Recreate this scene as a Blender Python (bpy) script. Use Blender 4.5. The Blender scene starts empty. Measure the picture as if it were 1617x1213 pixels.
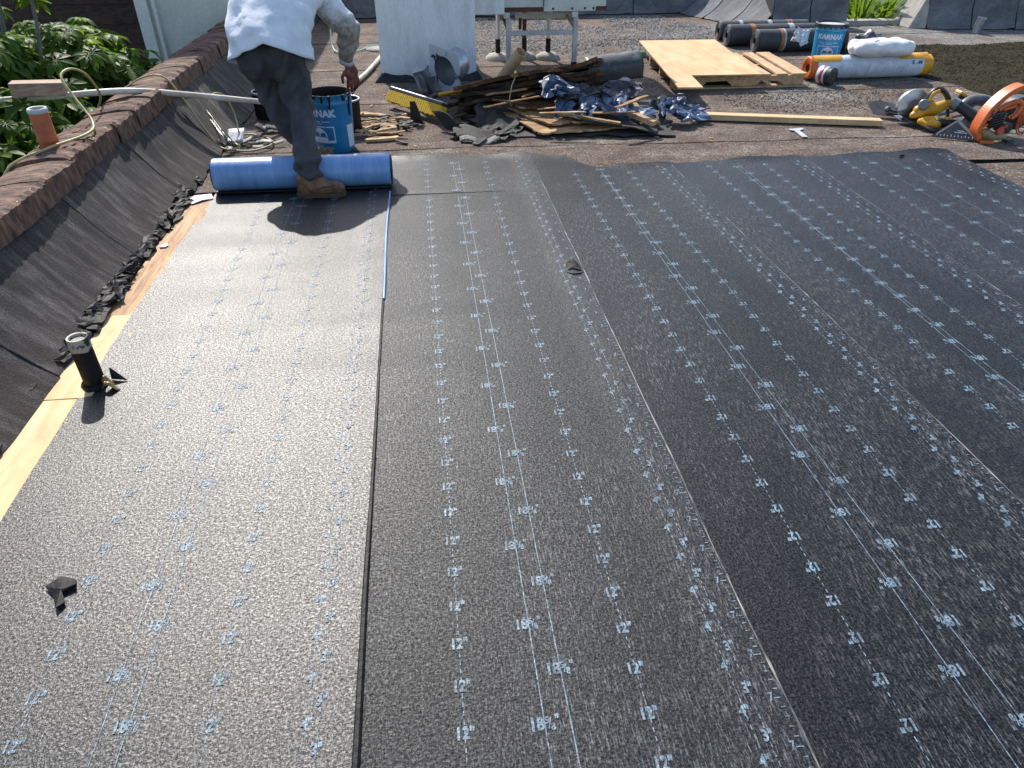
import bpy, bmesh, math, random
import numpy as np
from mathutils import Vector, Matrix, noise as mnoise

R = math.radians
SC = bpy.context.scene
COL = SC.collection
random.seed(7)

# ------------------------------------------------------------------ camera
PITCH, YAW, CAM_H = R(34.882), R(6.409), 1.4452
fw = Vector((math.sin(YAW)*math.cos(PITCH), math.cos(YAW)*math.cos(PITCH), -math.sin(PITCH)))
rt = Vector((math.cos(YAW), -math.sin(YAW), 0))
up = rt.cross(fw)
cam_d = bpy.data.cameras.new('camera')
cam_d.sensor_width = 36.0
cam_d.lens = 36.0*1121.0/1617.0
cam_d.clip_start = 0.05
cam_d.clip_end = 600
cam = bpy.data.objects.new('camera', cam_d)
M = Matrix((rt, up, -fw)).transposed().to_4x4()
M.translation = (0, 0, CAM_H)
cam.matrix_world = M
COL.objects.link(cam)
SC.camera = cam

# ------------------------------------------------------------------ light
SUN_EL, SUN_AZ = R(43), R(-16.5)          # azimuth measured from +Y towards +X
sun_dir = Vector((math.sin(SUN_AZ)*math.cos(SUN_EL), math.cos(SUN_AZ)*math.cos(SUN_EL), math.sin(SUN_EL)))
w = bpy.data.worlds.new('World'); SC.world = w; w.use_nodes = True
nt = w.node_tree; nt.nodes.clear()
sky = nt.nodes.new('ShaderNodeTexSky'); sky.sky_type = 'NISHITA'; sky.sun_disc = False
sky.sun_elevation = SUN_EL; sky.sun_rotation = SUN_AZ
sky.air_density = 1.0; sky.dust_density = 1.2; sky.ozone_density = 1.0
bg = nt.nodes.new('ShaderNodeBackground'); bg.inputs['Strength'].default_value = 0.15
wo = nt.nodes.new('ShaderNodeOutputWorld')
nt.links.new(sky.outputs[0], bg.inputs[0]); nt.links.new(bg.outputs[0], wo.inputs[0])
sl = bpy.data.lights.new('sun', 'SUN'); sl.energy = 4.1; sl.angle = R(0.53); sl.color = (1.0, 0.95, 0.87)
so = bpy.data.objects.new('sun', sl); COL.objects.link(so)
so.rotation_euler = sun_dir.to_track_quat('Z', 'Y').to_euler(); so.location = sun_dir*30
SC.view_settings.view_transform = 'Standard'; SC.view_settings.look = 'None'
SC.view_settings.exposure = 0.78; SC.view_settings.gamma = 1.0
SC.view_settings.use_curve_mapping = False

# ------------------------------------------------------------------ materials
MATS = {}
class NT:
    def __init__(s, m):
        m.use_nodes = True; s.t = m.node_tree; s.b = s.t.nodes['Principled BSDF']
    def n(s, typ, **kw):
        n = s.t.nodes.new(typ)
        for k, v in kw.items():
            if k in n.inputs.keys() if hasattr(n.inputs, 'keys') else False: n.inputs[k].default_value = v
            else: setattr(n, k, v)
        return n
    def l(s, a, b): s.t.links.new(a, b)
    def coord(s, scale=(1, 1, 1), kind='Object'):
        tc = s.n('ShaderNodeTexCoord'); mp = s.n('ShaderNodeMapping'); mp.inputs['Scale'].default_value = scale
        s.l(tc.outputs[kind], mp.inputs[0]); return mp.outputs[0]
    def noise(s, co, scale, detail=4, rough=0.6, dist=0):
        n = s.n('ShaderNodeTexNoise'); n.inputs['Scale'].default_value = scale; n.inputs['Detail'].default_value = detail
        n.inputs['Roughness'].default_value = rough; n.inputs['Distortion'].default_value = dist
        s.l(co, n.inputs['Vector']); return n.outputs['Fac']
    def ramp(s, fac, stops):
        r = s.n('ShaderNodeValToRGB'); e = r.color_ramp.elements
        while len(e) < len(stops): e.new(0.5)
        for el, (p, c) in zip(e, stops):
            el.position = p; el.color = (c[0], c[1], c[2], 1) if not isinstance(c, (int, float)) else (c, c, c, 1)
        s.l(fac, r.inputs[0]); return r.outputs[0]
    def mix(s, fac, a, b, mode='MIX'):
        m = s.n('ShaderNodeMix'); m.data_type = 'RGBA'; m.blend_type = mode
        if isinstance(fac, (int, float)): m.inputs[0].default_value = fac
        else: s.l(fac, m.inputs[0])
        for i, v in ((6, a), (7, b)):
            if isinstance(v, (tuple, list)): m.inputs[i].default_value = (v[0], v[1], v[2], 1)
            else: s.l(v, m.inputs[i])
        return m.outputs[2]
    def math(s, op, a, b=0.0):
        m = s.n('ShaderNodeMath'); m.operation = op
        for i, v in ((0, a), (1, b)):
            if isinstance(v, (int, float)): m.inputs[i].default_value = v
            else: s.l(v, m.inputs[i])
        return m.outputs[0]
    def bump(s, h, dist, strength=1.0, prev=None):
        b = s.n('ShaderNodeBump'); b.inputs['Strength'].default_value = strength; b.inputs['Distance'].default_value = dist
        s.l(h, b.inputs['Height'])
        if prev is not None: s.l(prev, b.inputs['Normal'])
        return b.outputs[0]
    def out(s, col=None, rough=None, nor=None):
        for v, k in ((col, 'Base Color'), (rough, 'Roughness'), (nor, 'Normal')):
            if v is None: continue
            if isinstance(v, (int, float)): s.b.inputs[k].default_value = v
            elif isinstance(v, (tuple, list)): s.b.inputs[k].default_value = (v[0], v[1], v[2], 1)
            else: s.l(v, s.b.inputs[k])

def pm(name, c1, c2=None, scale=8.0, rough=0.7, bump=0.0, bscale=120.0, metal=0.0, stretch=(1, 1, 1), spec=0.5, c3=None, lo=0.35, hi=0.65, detail=5):
    """procedural material: two (or three) tones broken up by noise, fine relief"""
    if name in MATS: return MATS[name]
    m = bpy.data.materials.new(name); t = NT(m)
    co = t.coord(stretch)
    c2 = c2 or tuple(x*0.75 for x in c1)
    st = [(lo, c2), (hi, c1)] if c3 is None else [(lo, c2), ((lo+hi)/2, c1), (hi, c3)]
    col = t.ramp(t.noise(co, scale, detail, 0.62), st)
    fine = t.noise(co, bscale, 3, 0.6)
    col = t.mix(0.35, col, t.ramp(fine, [(0.3, 0.55), (0.7, 1.0)]), 'MULTIPLY')
    rr = t.math('ADD', t.math('MULTIPLY', t.noise(co, scale*2.3, 3), 0.24), rough-0.12)
    t.out(col, rr, t.bump(fine, bump) if bump > 0 else None)
    t.b.inputs['Metallic'].default_value = metal
    t.b.inputs['Specular IOR Level'].default_value = spec
    MATS[name] = m; return m

def mat_membrane(name, base, rough, bw, bg_, spec, fleck, wear=None):
    """filmed bitumen sheet: fine crinkle, scuffs and painted grain glints as flecks down the roll, dusty lanes"""
    m = bpy.data.materials.new(name); t = NT(m)
    co = t.coord((1, 1, 1))
    lane = t.noise(t.coord((3.2, 0.55, 1)), 1.0, 5, 0.6); big = t.noise(co, 2.4, 5, 0.65)
    fl = t.noise(t.coord((230, 26, 1)), 1.0, 4, 0.72, 0.3); fl2 = t.noise(t.coord((70, 9, 1)), 1.0, 5, 0.72)
    grain = t.noise(t.coord((270, 110, 1)), 1.0, 3, 0.7)
    wr = t.noise(t.coord((135, 190, 1)), 1.0, 4, 0.66, 0.5)
    lm = t.ramp(t.math('ADD', t.math('MULTIPLY', lane, 0.65), t.math('MULTIPLY', big, 0.35)), [(0.42, 0.12), (0.60, 1.0)])
    fm = t.math('MULTIPLY', t.math('MULTIPLY', t.ramp(fl, [(0.52, 0.0), (0.68, 1.0)]), lm), fleck)  # pale flecks put scuffs and the grain's glints into the base colour
    f2 = t.math('MULTIPLY', t.math('MULTIPLY', t.ramp(fl2, [(0.56, 0.0), (0.76, 0.8)]), lm), fleck)
    col = t.mix(fm, base, tuple(0.20+0.5*b for b in base))
    col = t.mix(f2, col, tuple(0.075+0.6*b for b in base))
    col = t.mix(0.75, col, t.ramp(wr, [(0.36, 0.35), (0.62, 1.15)]), 'MULTIPLY')  # the crinkle's light and dark speckle is also put into the colour
    if wear:
        wn = t.ramp(t.noise(t.coord((26, 22, 1)), 1.0, 6, 0.75), [(0.40, 1.0), (0.58, 0.0)])
        wn2 = t.ramp(t.noise(t.coord((240, 60, 1)), 1.0, 4, 0.7), [(0.38, 1.0), (0.50, 0.0)])
        col = t.mix(t.math('MULTIPLY', wn, 0.55), col, wear); col = t.mix(t.math('MULTIPLY', wn2, 0.8), col, wear)
    rr = t.math('ADD', t.math('MULTIPLY', grain, 0.22), rough-0.11)
    rr = t.math('ADD', rr, t.math('MULTIPLY', big, 0.08))
    t.l(t.math('MULTIPLY', t.ramp(t.math('ADD', t.math('MULTIPLY', wr, 0.55), t.math('MULTIPLY', grain, 0.45)), [(0.40, 0.22), (0.50, 0.75), (0.60, 2.1)]), spec), t.b.inputs['Specular IOR Level'])
    n1 = t.bump(wr, bw, 1.0); n2 = t.bump(grain, bg_, 1.0, n1)
    t.out(col, rr, n2)
    MATS[name] = m; return m

def mat_roof():
    m = bpy.data.materials.new('granulated_roof'); t = NT(m)
    co = t.coord(); tc = t.n('ShaderNodeTexCoord'); sx = t.n('ShaderNodeSeparateXYZ'); t.l(tc.outputs['Object'], sx.inputs[0])
    big = t.noise(co, 0.8, 5, 0.65); mid = t.noise(co, 5.0, 6, 0.75); gran = t.noise(co, 85, 4, 0.75); fine = t.noise(co, 230, 2, 0.6)
    col = t.ramp(mid, [(0.28, (0.075, 0.056, 0.045)), (0.50, (0.130, 0.093, 0.073)), (0.74, (0.20, 0.155, 0.125))])
    grey = t.ramp(mid, [(0.3, (0.10, 0.097, 0.090)), (0.7, (0.27, 0.262, 0.245))])
    gm = t.math('ADD', t.math('MULTIPLY', t.math('SUBTRACT', sx.outputs[0], -0.9), 0.22), t.math('MULTIPLY', t.math('SUBTRACT', big, 0.5), 4.2))
    col = t.mix(t.ramp(gm, [(0.25, 0.0), (0.75, 0.85)]), col, grey)
    wm = t.ramp(t.noise(t.coord((0.9, 2.6, 1)), 1.7, 7, 0.72), [(0.52, 0.0), (0.70, 0.7)])
    col = t.mix(wm, col, (0.30, 0.275, 0.235))
    dk = t.ramp(t.noise(t.coord((0.8, 2.0, 1)), 2.1, 7, 0.75), [(0.30, 0.85), (0.46, 0.0)])
    col = t.mix(dk, col, (0.040, 0.035, 0.031))
    sp = t.ramp(gran, [(0.40, 0.28), (0.49, 0.85), (0.56, 1.15), (0.64, 2.5)])
    col = t.mix(0.9, col, sp, 'MULTIPLY')
    t.out(col, 0.92, t.bump(fine, 0.003, 1.0, t.bump(gran, 0.008, 1.0, t.bump(mid, 0.012))))
    t.b.inputs['Specular IOR Level'].default_value = 0.25
    return m

def mat_panel(name, a, b, c):
    """granulated sheet on an upstand: run-down streaks and weathering"""
    m = bpy.data.materials.new(name); t = NT(m)
    co = t.coord(); st = t.coord((3, 14, 3)); st2 = t.coord((14, 3, 3))
    s1 = t.noise(st, 1.2, 5, 0.7, 0.4); fine = t.noise(co, 190, 3, 0.7); big = t.noise(co, 2.2, 4)
    col = t.ramp(s1, [(0.28, a), (0.5, b), (0.74, c)])
    col = t.mix(0.5, col, t.ramp(big, [(0.35, 0.55), (0.65, 1.25)]), 'MULTIPLY')
    col = t.mix(0.9, col, t.ramp(fine, [(0.35, 0.4), (0.55, 0.95), (0.7, 1.8)]), 'MULTIPLY')
    t.out(col, 0.85, t.bump(fine, 0.004)); t.b.inputs['Specular IOR Level'].default_value = 0.35
    return m

def mat_wood(name, a, b, c, stretch, bump=0.001, rough=0.7, scale=1.0):
    m = bpy.data.materials.new(name); t = NT(m)
    cs = t.coord(stretch); g = t.noise(cs, scale, 6, 0.65, 1.2); big = t.noise(t.coord(), 3.5, 4)
    col = t.ramp(g, [(0.30, a), (0.52, b), (0.72, c)])
    col = t.mix(0.5, col, t.ramp(big, [(0.3, 0.65), (0.7, 1.1)]), 'MULTIPLY')
    t.out(col, rough, t.bump(g, bump)); t.b.inputs['Specular IOR Level'].default_value = 0.3
    MATS[name] = m; return m

m_roof = mat_roof()
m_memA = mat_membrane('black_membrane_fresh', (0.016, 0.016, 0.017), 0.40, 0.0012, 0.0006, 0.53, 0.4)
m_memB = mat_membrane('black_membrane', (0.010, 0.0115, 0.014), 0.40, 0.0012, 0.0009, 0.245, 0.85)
m_memC = mat_membrane('black_membrane_dusty_dim', (0.0055, 0.0070, 0.0100), 0.40, 0.0010, 0.0013, 0.175, 1.0)  # base and gloss lowered to carry the glare's fade across these sheets
m_print = mat_membrane('blue_print', (0.20, 0.29, 0.365), 0.41, 0.0012, 0.0008, 0.37, 0.3, wear=(0.016, 0.020, 0.026))
m_edge = pm('worn_lap_edge', (0.36, 0.34, 0.31), (0.06, 0.06, 0.065), 30, 0.6, 0.001, 200, stretch=(1, .25, 1), lo=.42, hi=.6)
m_tar = pm('black_tar', (0.006, 0.006, 0.0065), (0.013, 0.012, 0.0115), 14, 0.62, 0.004, 60, spec=0.25)
m_pan = mat_panel('parapet_sheet', (0.013, 0.011, 0.010), (0.047, 0.039, 0.036), (0.165, 0.148, 0.138))
m_pan2 = mat_panel('grey_upstand_sheet', (0.09, 0.092, 0.098), (0.15, 0.153, 0.16), (0.23, 0.23, 0.235))
m_tile = pm('brown_cap_tile', (0.125, 0.062, 0.038), (0.022, 0.016, 0.013), 11, 0.85, 0.005, 60, stretch=(1, 2.4, 1), c3=(0.25, 0.14, 0.095), lo=.3, hi=.72)
m_plyold = mat_wood('weathered_plywood', (0.20, 0.105, 0.05), (0.42, 0.25, 0.125), (0.55, 0.36, 0.20), (42, 4, 42), 0.002)
m_plynew = mat_wood('new_plywood', (0.55, 0.35, 0.17), (0.68, 0.46, 0.25), (0.75, 0.53, 0.31), (14, 2.2, 14), 0.0004)
m_plynewx = mat_wood('new_plywood_sheet', (0.45, 0.275, 0.13), (0.56, 0.36, 0.185), (0.63, 0.42, 0.235), (5, 1.4, 5), 0.0003)
m_pine = mat_wood('pine', (0.44, 0.27, 0.13), (0.56, 0.38, 0.20), (0.66, 0.47, 0.28), (3, 40, 40), 0.0006)
m_pallet = mat_wood('pallet_wood', (0.28, 0.165, 0.085), (0.45, 0.29, 0.155), (0.57, 0.40, 0.23), (30, 3, 30), 0.0015)
m_rot = mat_wood('rotten_plywood', (0.012, 0.007, 0.004), (0.10, 0.045, 0.018), (0.36, 0.20, 0.085), (4, 26, 26), 0.006, 0.8)
m_rotdark = mat_wood('dark_rotten_plywood', (0.006, 0.005, 0.004), (0.035, 0.018, 0.010), (0.17, 0.085, 0.036), (4, 22, 22), 0.006, 0.75)  # darker set of the rotten plywood tones
m_rotlight = mat_wood('split_plywood', (0.10, 0.045, 0.015), (0.36, 0.205, 0.09), (0.66, 0.50, 0.31), (5, 30, 30), 0.005, 0.75)
m_tarpaper = pm('old_tar_sheet', (0.034, 0.030, 0.027), (0.008, 0.007, 0.007), 7, 0.8, 0.003, 160)
m_blueroll = pm('blue_release_film', (0.21, 0.37, 0.62), (0.145, 0.28, 0.52), 2.2, 0.34, 0.0016, 14, stretch=(7, 1, 1), spec=0.5)
m_bluefilm = pm('crumpled_blue_film', (0.11, 0.165, 0.28), (0.018, 0.028, 0.055), 9, 0.45, 0.001, 60, spec=.6)
m_blackfilm = pm('black_backing', (0.014, 0.015, 0.018), (0.025, 0.027, 0.03), 12, 0.35, 0.001, 60)
m_bucket = pm('blue_bucket_paint', (0.006, 0.18, 0.38), (0.005, 0.15, 0.33), 5, 0.33, 0.0004, 60)
m_bucket2 = pm('light_blue_bucket_paint', (0.02, 0.27, 0.52), (0.016, 0.235, 0.47), 5, 0.33, 0.0004, 60)
m_white = pm('white_ink', (0.62, 0.68, 0.72), (0.5, 0.58, 0.64), 40, 0.5)
m_whitep = pm('white_stucco', (0.76, 0.76, 0.75), (0.66, 0.66, 0.66), 3, 0.8, 0.003, 40, stretch=(3, 3, 0.7), c3=(.80, .80, .79))
m_house = pm('pale_green_render', (0.64, 0.63, 0.555), (0.57, 0.56, 0.495), 5, 0.85, 0.006, 28)
m_trim = pm('pale_trim', (0.74, 0.73, 0.66), (0.66, 0.65, 0.59), 5, 0.7, 0.002, 40)
m_shingle = pm('brown_shingle', (0.075, 0.038, 0.026), (0.030, 0.017, 0.013), 10, 0.85, 0.006, 60, stretch=(1, 1, 3))
m_pvc = pm('weathered_pvc', (0.66, 0.61, 0.52), (0.42, 0.38, 0.31), 7, 0.5, 0.001, 60)
m_clay = pm('orange_clay_pipe', (0.50, 0.125, 0.040), (0.33, 0.08, 0.028), 9, 0.7, 0.002, 60)
m_cord = pm('yellow_cord', (0.46, 0.40, 0.15), (0.28, 0.24, 0.10), 16, 0.5)
m_greencord = pm('green_cord', (0.25, 0.55, 0.42), (0.18, 0.42, 0.33), 16, 0.5)
m_alu = pm('aluminium', (0.56, 0.56, 0.57), (0.42, 0.42, 0.44), 9, 0.42, 0.0006, 80, metal=0.55)
m_galv = pm('galvanised_steel', (0.50, 0.53, 0.56), (0.34, 0.37, 0.41), 14, 0.38, 0.0006, 60, metal=0.75)
m_flash = pm('bent_flashing', (0.50, 0.51, 0.53), (0.22, 0.22, 0.23), 12, 0.36, 0.001, 60, metal=0.6)
m_tarmetal = pm('tarred_metal', (0.52, 0.58, 0.64), (0.02, 0.02, 0.022), 9, 0.5, 0.001, 60, metal=0.1, lo=.39, hi=.43)
m_ac = pm('grey_enamel', (0.60, 0.62, 0.55), (0.50, 0.52, 0.46), 4, 0.5, 0.0005, 60)
m_rust = pm('rust', (0.13, 0.055, 0.025), (0.045, 0.022, 0.014), 14, 0.85, 0.003, 80)
m_conc = pm('pale_cement', (0.40, 0.375, 0.33), (0.27, 0.25, 0.22), 9, 0.9, 0.004, 60)
m_yellow = pm('yellow_plastic', (0.70, 0.35, 0.010), (0.58, 0.27, 0.008), 10, 0.38, 0.0004, 60)
m_bristle = pm('yellow_bristle', (0.76, 0.48, 0.010), (0.60, 0.36, 0.008), 60, 0.6, 0.003, 220, stretch=(2, 2, .3))
m_black = pm('black_plastic', (0.016, 0.016, 0.017), (0.028, 0.028, 0.028), 20, 0.42, 0.0008, 120)
m_greyp = pm('grey_plastic', (0.20, 0.205, 0.21), (0.14, 0.145, 0.15), 20, 0.4)
m_orange = pm('orange_plastic', (0.62, 0.135, 0.022), (0.45, 0.09, 0.018), 10, 0.42, 0.0006, 80)
m_red = pm('red_plastic', (0.55, 0.045, 0.02), (0.4, 0.03, 0.015), 10, 0.4)
m_tan = pm('tan_fuel_tank', (0.30, 0.25, 0.13), (0.20, 0.165, 0.085), 10, 0.5)
m_steel = pm('bare_steel', (0.42, 0.43, 0.45), (0.28, 0.29, 0.31), 12, 0.32, 0.0004, 90, metal=0.85)
m_darksteel = pm('dark_steel', (0.065, 0.065, 0.068), (0.03, 0.03, 0.032), 12, 0.42, 0.001, 90, metal=0.4)
m_card = pm('cardboard_tube', (0.53, 0.37, 0.20), (0.45, 0.30, 0.16), 8, 0.75)
m_rollblack = pm('roll_of_black_felt', (0.030, 0.032, 0.036), (0.045, 0.046, 0.05), 12, 0.62, 0.001, 130)
m_rollend = pm('roll_end', (0.20, 0.195, 0.185), (0.06, 0.06, 0.06), 40, 0.8, 0.003, 120)
m_bandO = pm('orange_band', (0.42, 0.17, 0.05), (0.33, 0.13, 0.04), 10, 0.5)
m_bandW = pm('white_band', (0.46, 0.48, 0.48), (0.35, 0.37, 0.38), 10, 0.5)
m_wrapW = pm('white_wrapper', (0.60, 0.64, 0.70), (0.50, 0.55, 0.62), 10, 0.36, 0.0015, 18)
m_wrapY = pm('orange_yellow_wrapper', (0.72, 0.36, 0.02), (0.62, 0.28, 0.015), 10, 0.36, 0.001, 18)
m_bag = pm('white_bag', (0.70, 0.70, 0.69), (0.60, 0.60, 0.60), 6, 0.55, 0.004, 14)
m_greybag = pm('grey_bag', (0.16, 0.17, 0.185), (0.03, 0.03, 0.034), 9, 0.35, 0.003, 18)
m_pink = pm('pink_plastic', (0.58, 0.38, 0.40), (0.48, 0.46, 0.50), 8, 0.35, 0.003, 20)
m_moss = pm('dark_moss', (0.030, 0.025, 0.012), (0.014, 0.012, 0.007), 40, 0.95, 0.006, 90, c3=(0.055, 0.047, 0.022), lo=.3, hi=.75, spec=.1)
m_gravel = pm('gravel', (0.22, 0.215, 0.20), (0.07, 0.068, 0.064), 30, 0.9, 0.002, 120, c3=(0.36, 0.35, 0.32), lo=.3, hi=.7)
m_ground = pm('grass_ground', (0.045, 0.07, 0.022), (0.03, 0.045, 0.016), 3, 0.95, 0.02, 20)
m_shirt = pm('white_cotton', (0.72, 0.74, 0.78), (0.62, 0.65, 0.70), 7, 0.85, 0.003, 22)
m_sleeve = pm('soiled_cotton', (0.36, 0.29, 0.22), (0.11, 0.085, 0.065), 13, 0.88, 0.003, 26, c3=(.58, .54, .48), lo=.3, hi=.7)
def mat_sleeve():
    m = bpy.data.materials.new('soiled_sleeve'); t = NT(m); co = t.coord(); tc = t.n('ShaderNodeTexCoord'); sx = t.n('ShaderNodeSeparateXYZ'); t.l(tc.outputs['Object'], sx.inputs[0])
    n = t.noise(co, 11, 6, 0.7); n2 = t.noise(co, 34, 4, 0.7)
    dirt = t.math('ADD', t.math('MULTIPLY', t.math('SUBTRACT', 0.93, sx.outputs[2]), 2.6), t.math('MULTIPLY', t.math('SUBTRACT', n, 0.5), 1.6))
    col = t.mix(t.ramp(dirt, [(0.05, 0.0), (0.45, 0.9)]), (0.68, 0.70, 0.73), t.ramp(n2, [(0.3, (0.10, 0.07, 0.05)), (0.55, (0.27, 0.215, 0.165)), (0.75, (0.42, 0.37, 0.31))]))
    t.out(col, 0.88, t.bump(n2, 0.002)); return m
m_sleeve2 = mat_sleeve()
m_pants = pm('dark_grey_denim', (0.046, 0.048, 0.052), (0.022, 0.023, 0.025), 8, 0.85, 0.004, 40, c3=(.075, .077, .08), lo=.3, hi=.72)
m_boot = pm('brown_leather', (0.17, 0.085, 0.038), (0.045, 0.024, 0.013), 13, 0.65, 0.003, 60, c3=(.27, .15, .075), lo=.3, hi=.72)
m_sole = pm('boot_sole', (0.10, 0.062, 0.035), (0.05, 0.03, 0.018), 16, 0.8, 0.002, 60)
m_skin = pm('skin', (0.36, 0.19, 0.12), (0.29, 0.145, 0.09), 20, 0.5)
m_hand = pm('tar_stained_skin', (0.26, 0.085, 0.055), (0.045, 0.018, 0.014), 40, 0.5, 0.001, 120)
m_hair = pm('dark_hair', (0.015, 0.011, 0.009), (0.025, 0.018, 0.014), 40, 0.5, 0.003, 120)
m_wood_dark = mat_wood('wood_block', (0.20, 0.12, 0.075), (0.34, 0.225, 0.15), (0.44, 0.31, 0.22), (8, 30, 30), 0.001)
m_chip = pm('wood_chip', (0.60, 0.42, 0.22), (0.33, 0.18, 0.08), 18, 0.8, 0.003, 90)
m_bark = pm('bark', (0.16, 0.14, 0.11), (0.09, 0.075, 0.06), 12, 0.9, 0.006, 60)
m_brass = pm('brass_strap', (0.50, 0.33, 0.13), (0.16, 0.10, 0.05), 30, 0.35, 0.001, 80, metal=.6)
m_cream = pm('chipped_cream_paint', (0.42, 0.37, 0.28), (0.02, 0.018, 0.016), 22, 0.6, 0.002, 80, lo=.40, hi=.46)

def mat_leaf(name, a, b):
    m = bpy.data.materials.new(name); t = NT(m)
    oi = t.n('ShaderNodeObjectInfo'); col = t.ramp(t.noise(t.coord(), 7, 3), [(0.35, a), (0.65, b)])
    col = t.mix(oi.outputs['Random'], col, t.mix(0.5, col, (0.10, 0.17, 0.02)))
    t.out(col, 0.5); t.b.inputs['Specular IOR Level'].default_value = 0.18
    tr = t.n('ShaderNodeBsdfTranslucent'); mx = t.n('ShaderNodeMixShader'); mx.inputs[0].default_value = 0.5
    t.l(t.mix(0.5, col, (0.26, 0.40, 0.02)), tr.inputs[0])
    o = [n for n in t.t.nodes if n.type == 'OUTPUT_MATERIAL'][0]
    t.l(t.b.outputs[0], mx.inputs[1]); t.l(tr.outputs[0], mx.inputs[2]); t.l(mx.outputs[0], o.inputs[0])
    return m
m_leaf = mat_leaf('umbrella_leaf', (0.022, 0.068, 0.007), (0.048, 0.115, 0.012))
m_blade = mat_leaf('strap_leaf', (0.030, 0.075, 0.010), (0.06, 0.12, 0.02))

# ------------------------------------------------------------------ geometry helpers
def fbm(x, y, z=0.0, o=3):
    s, a, v = 0, 1.0, 0.0
    for _ in range(o):
        v += a*mnoise.noise((x, y, z)); x *= 2.03; y *= 2.03; z *= 2.03; a *= 0.5
    return v

def frame_from(d):
    d = Vector(d).normalized()
    a = Vector((0, 0, 1)) if abs(d.z) < 0.95 else Vector((1, 0, 0))
    u = d.cross(a).normalized(); v = d.cross(u).normalized()
    return u, v, d

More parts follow.
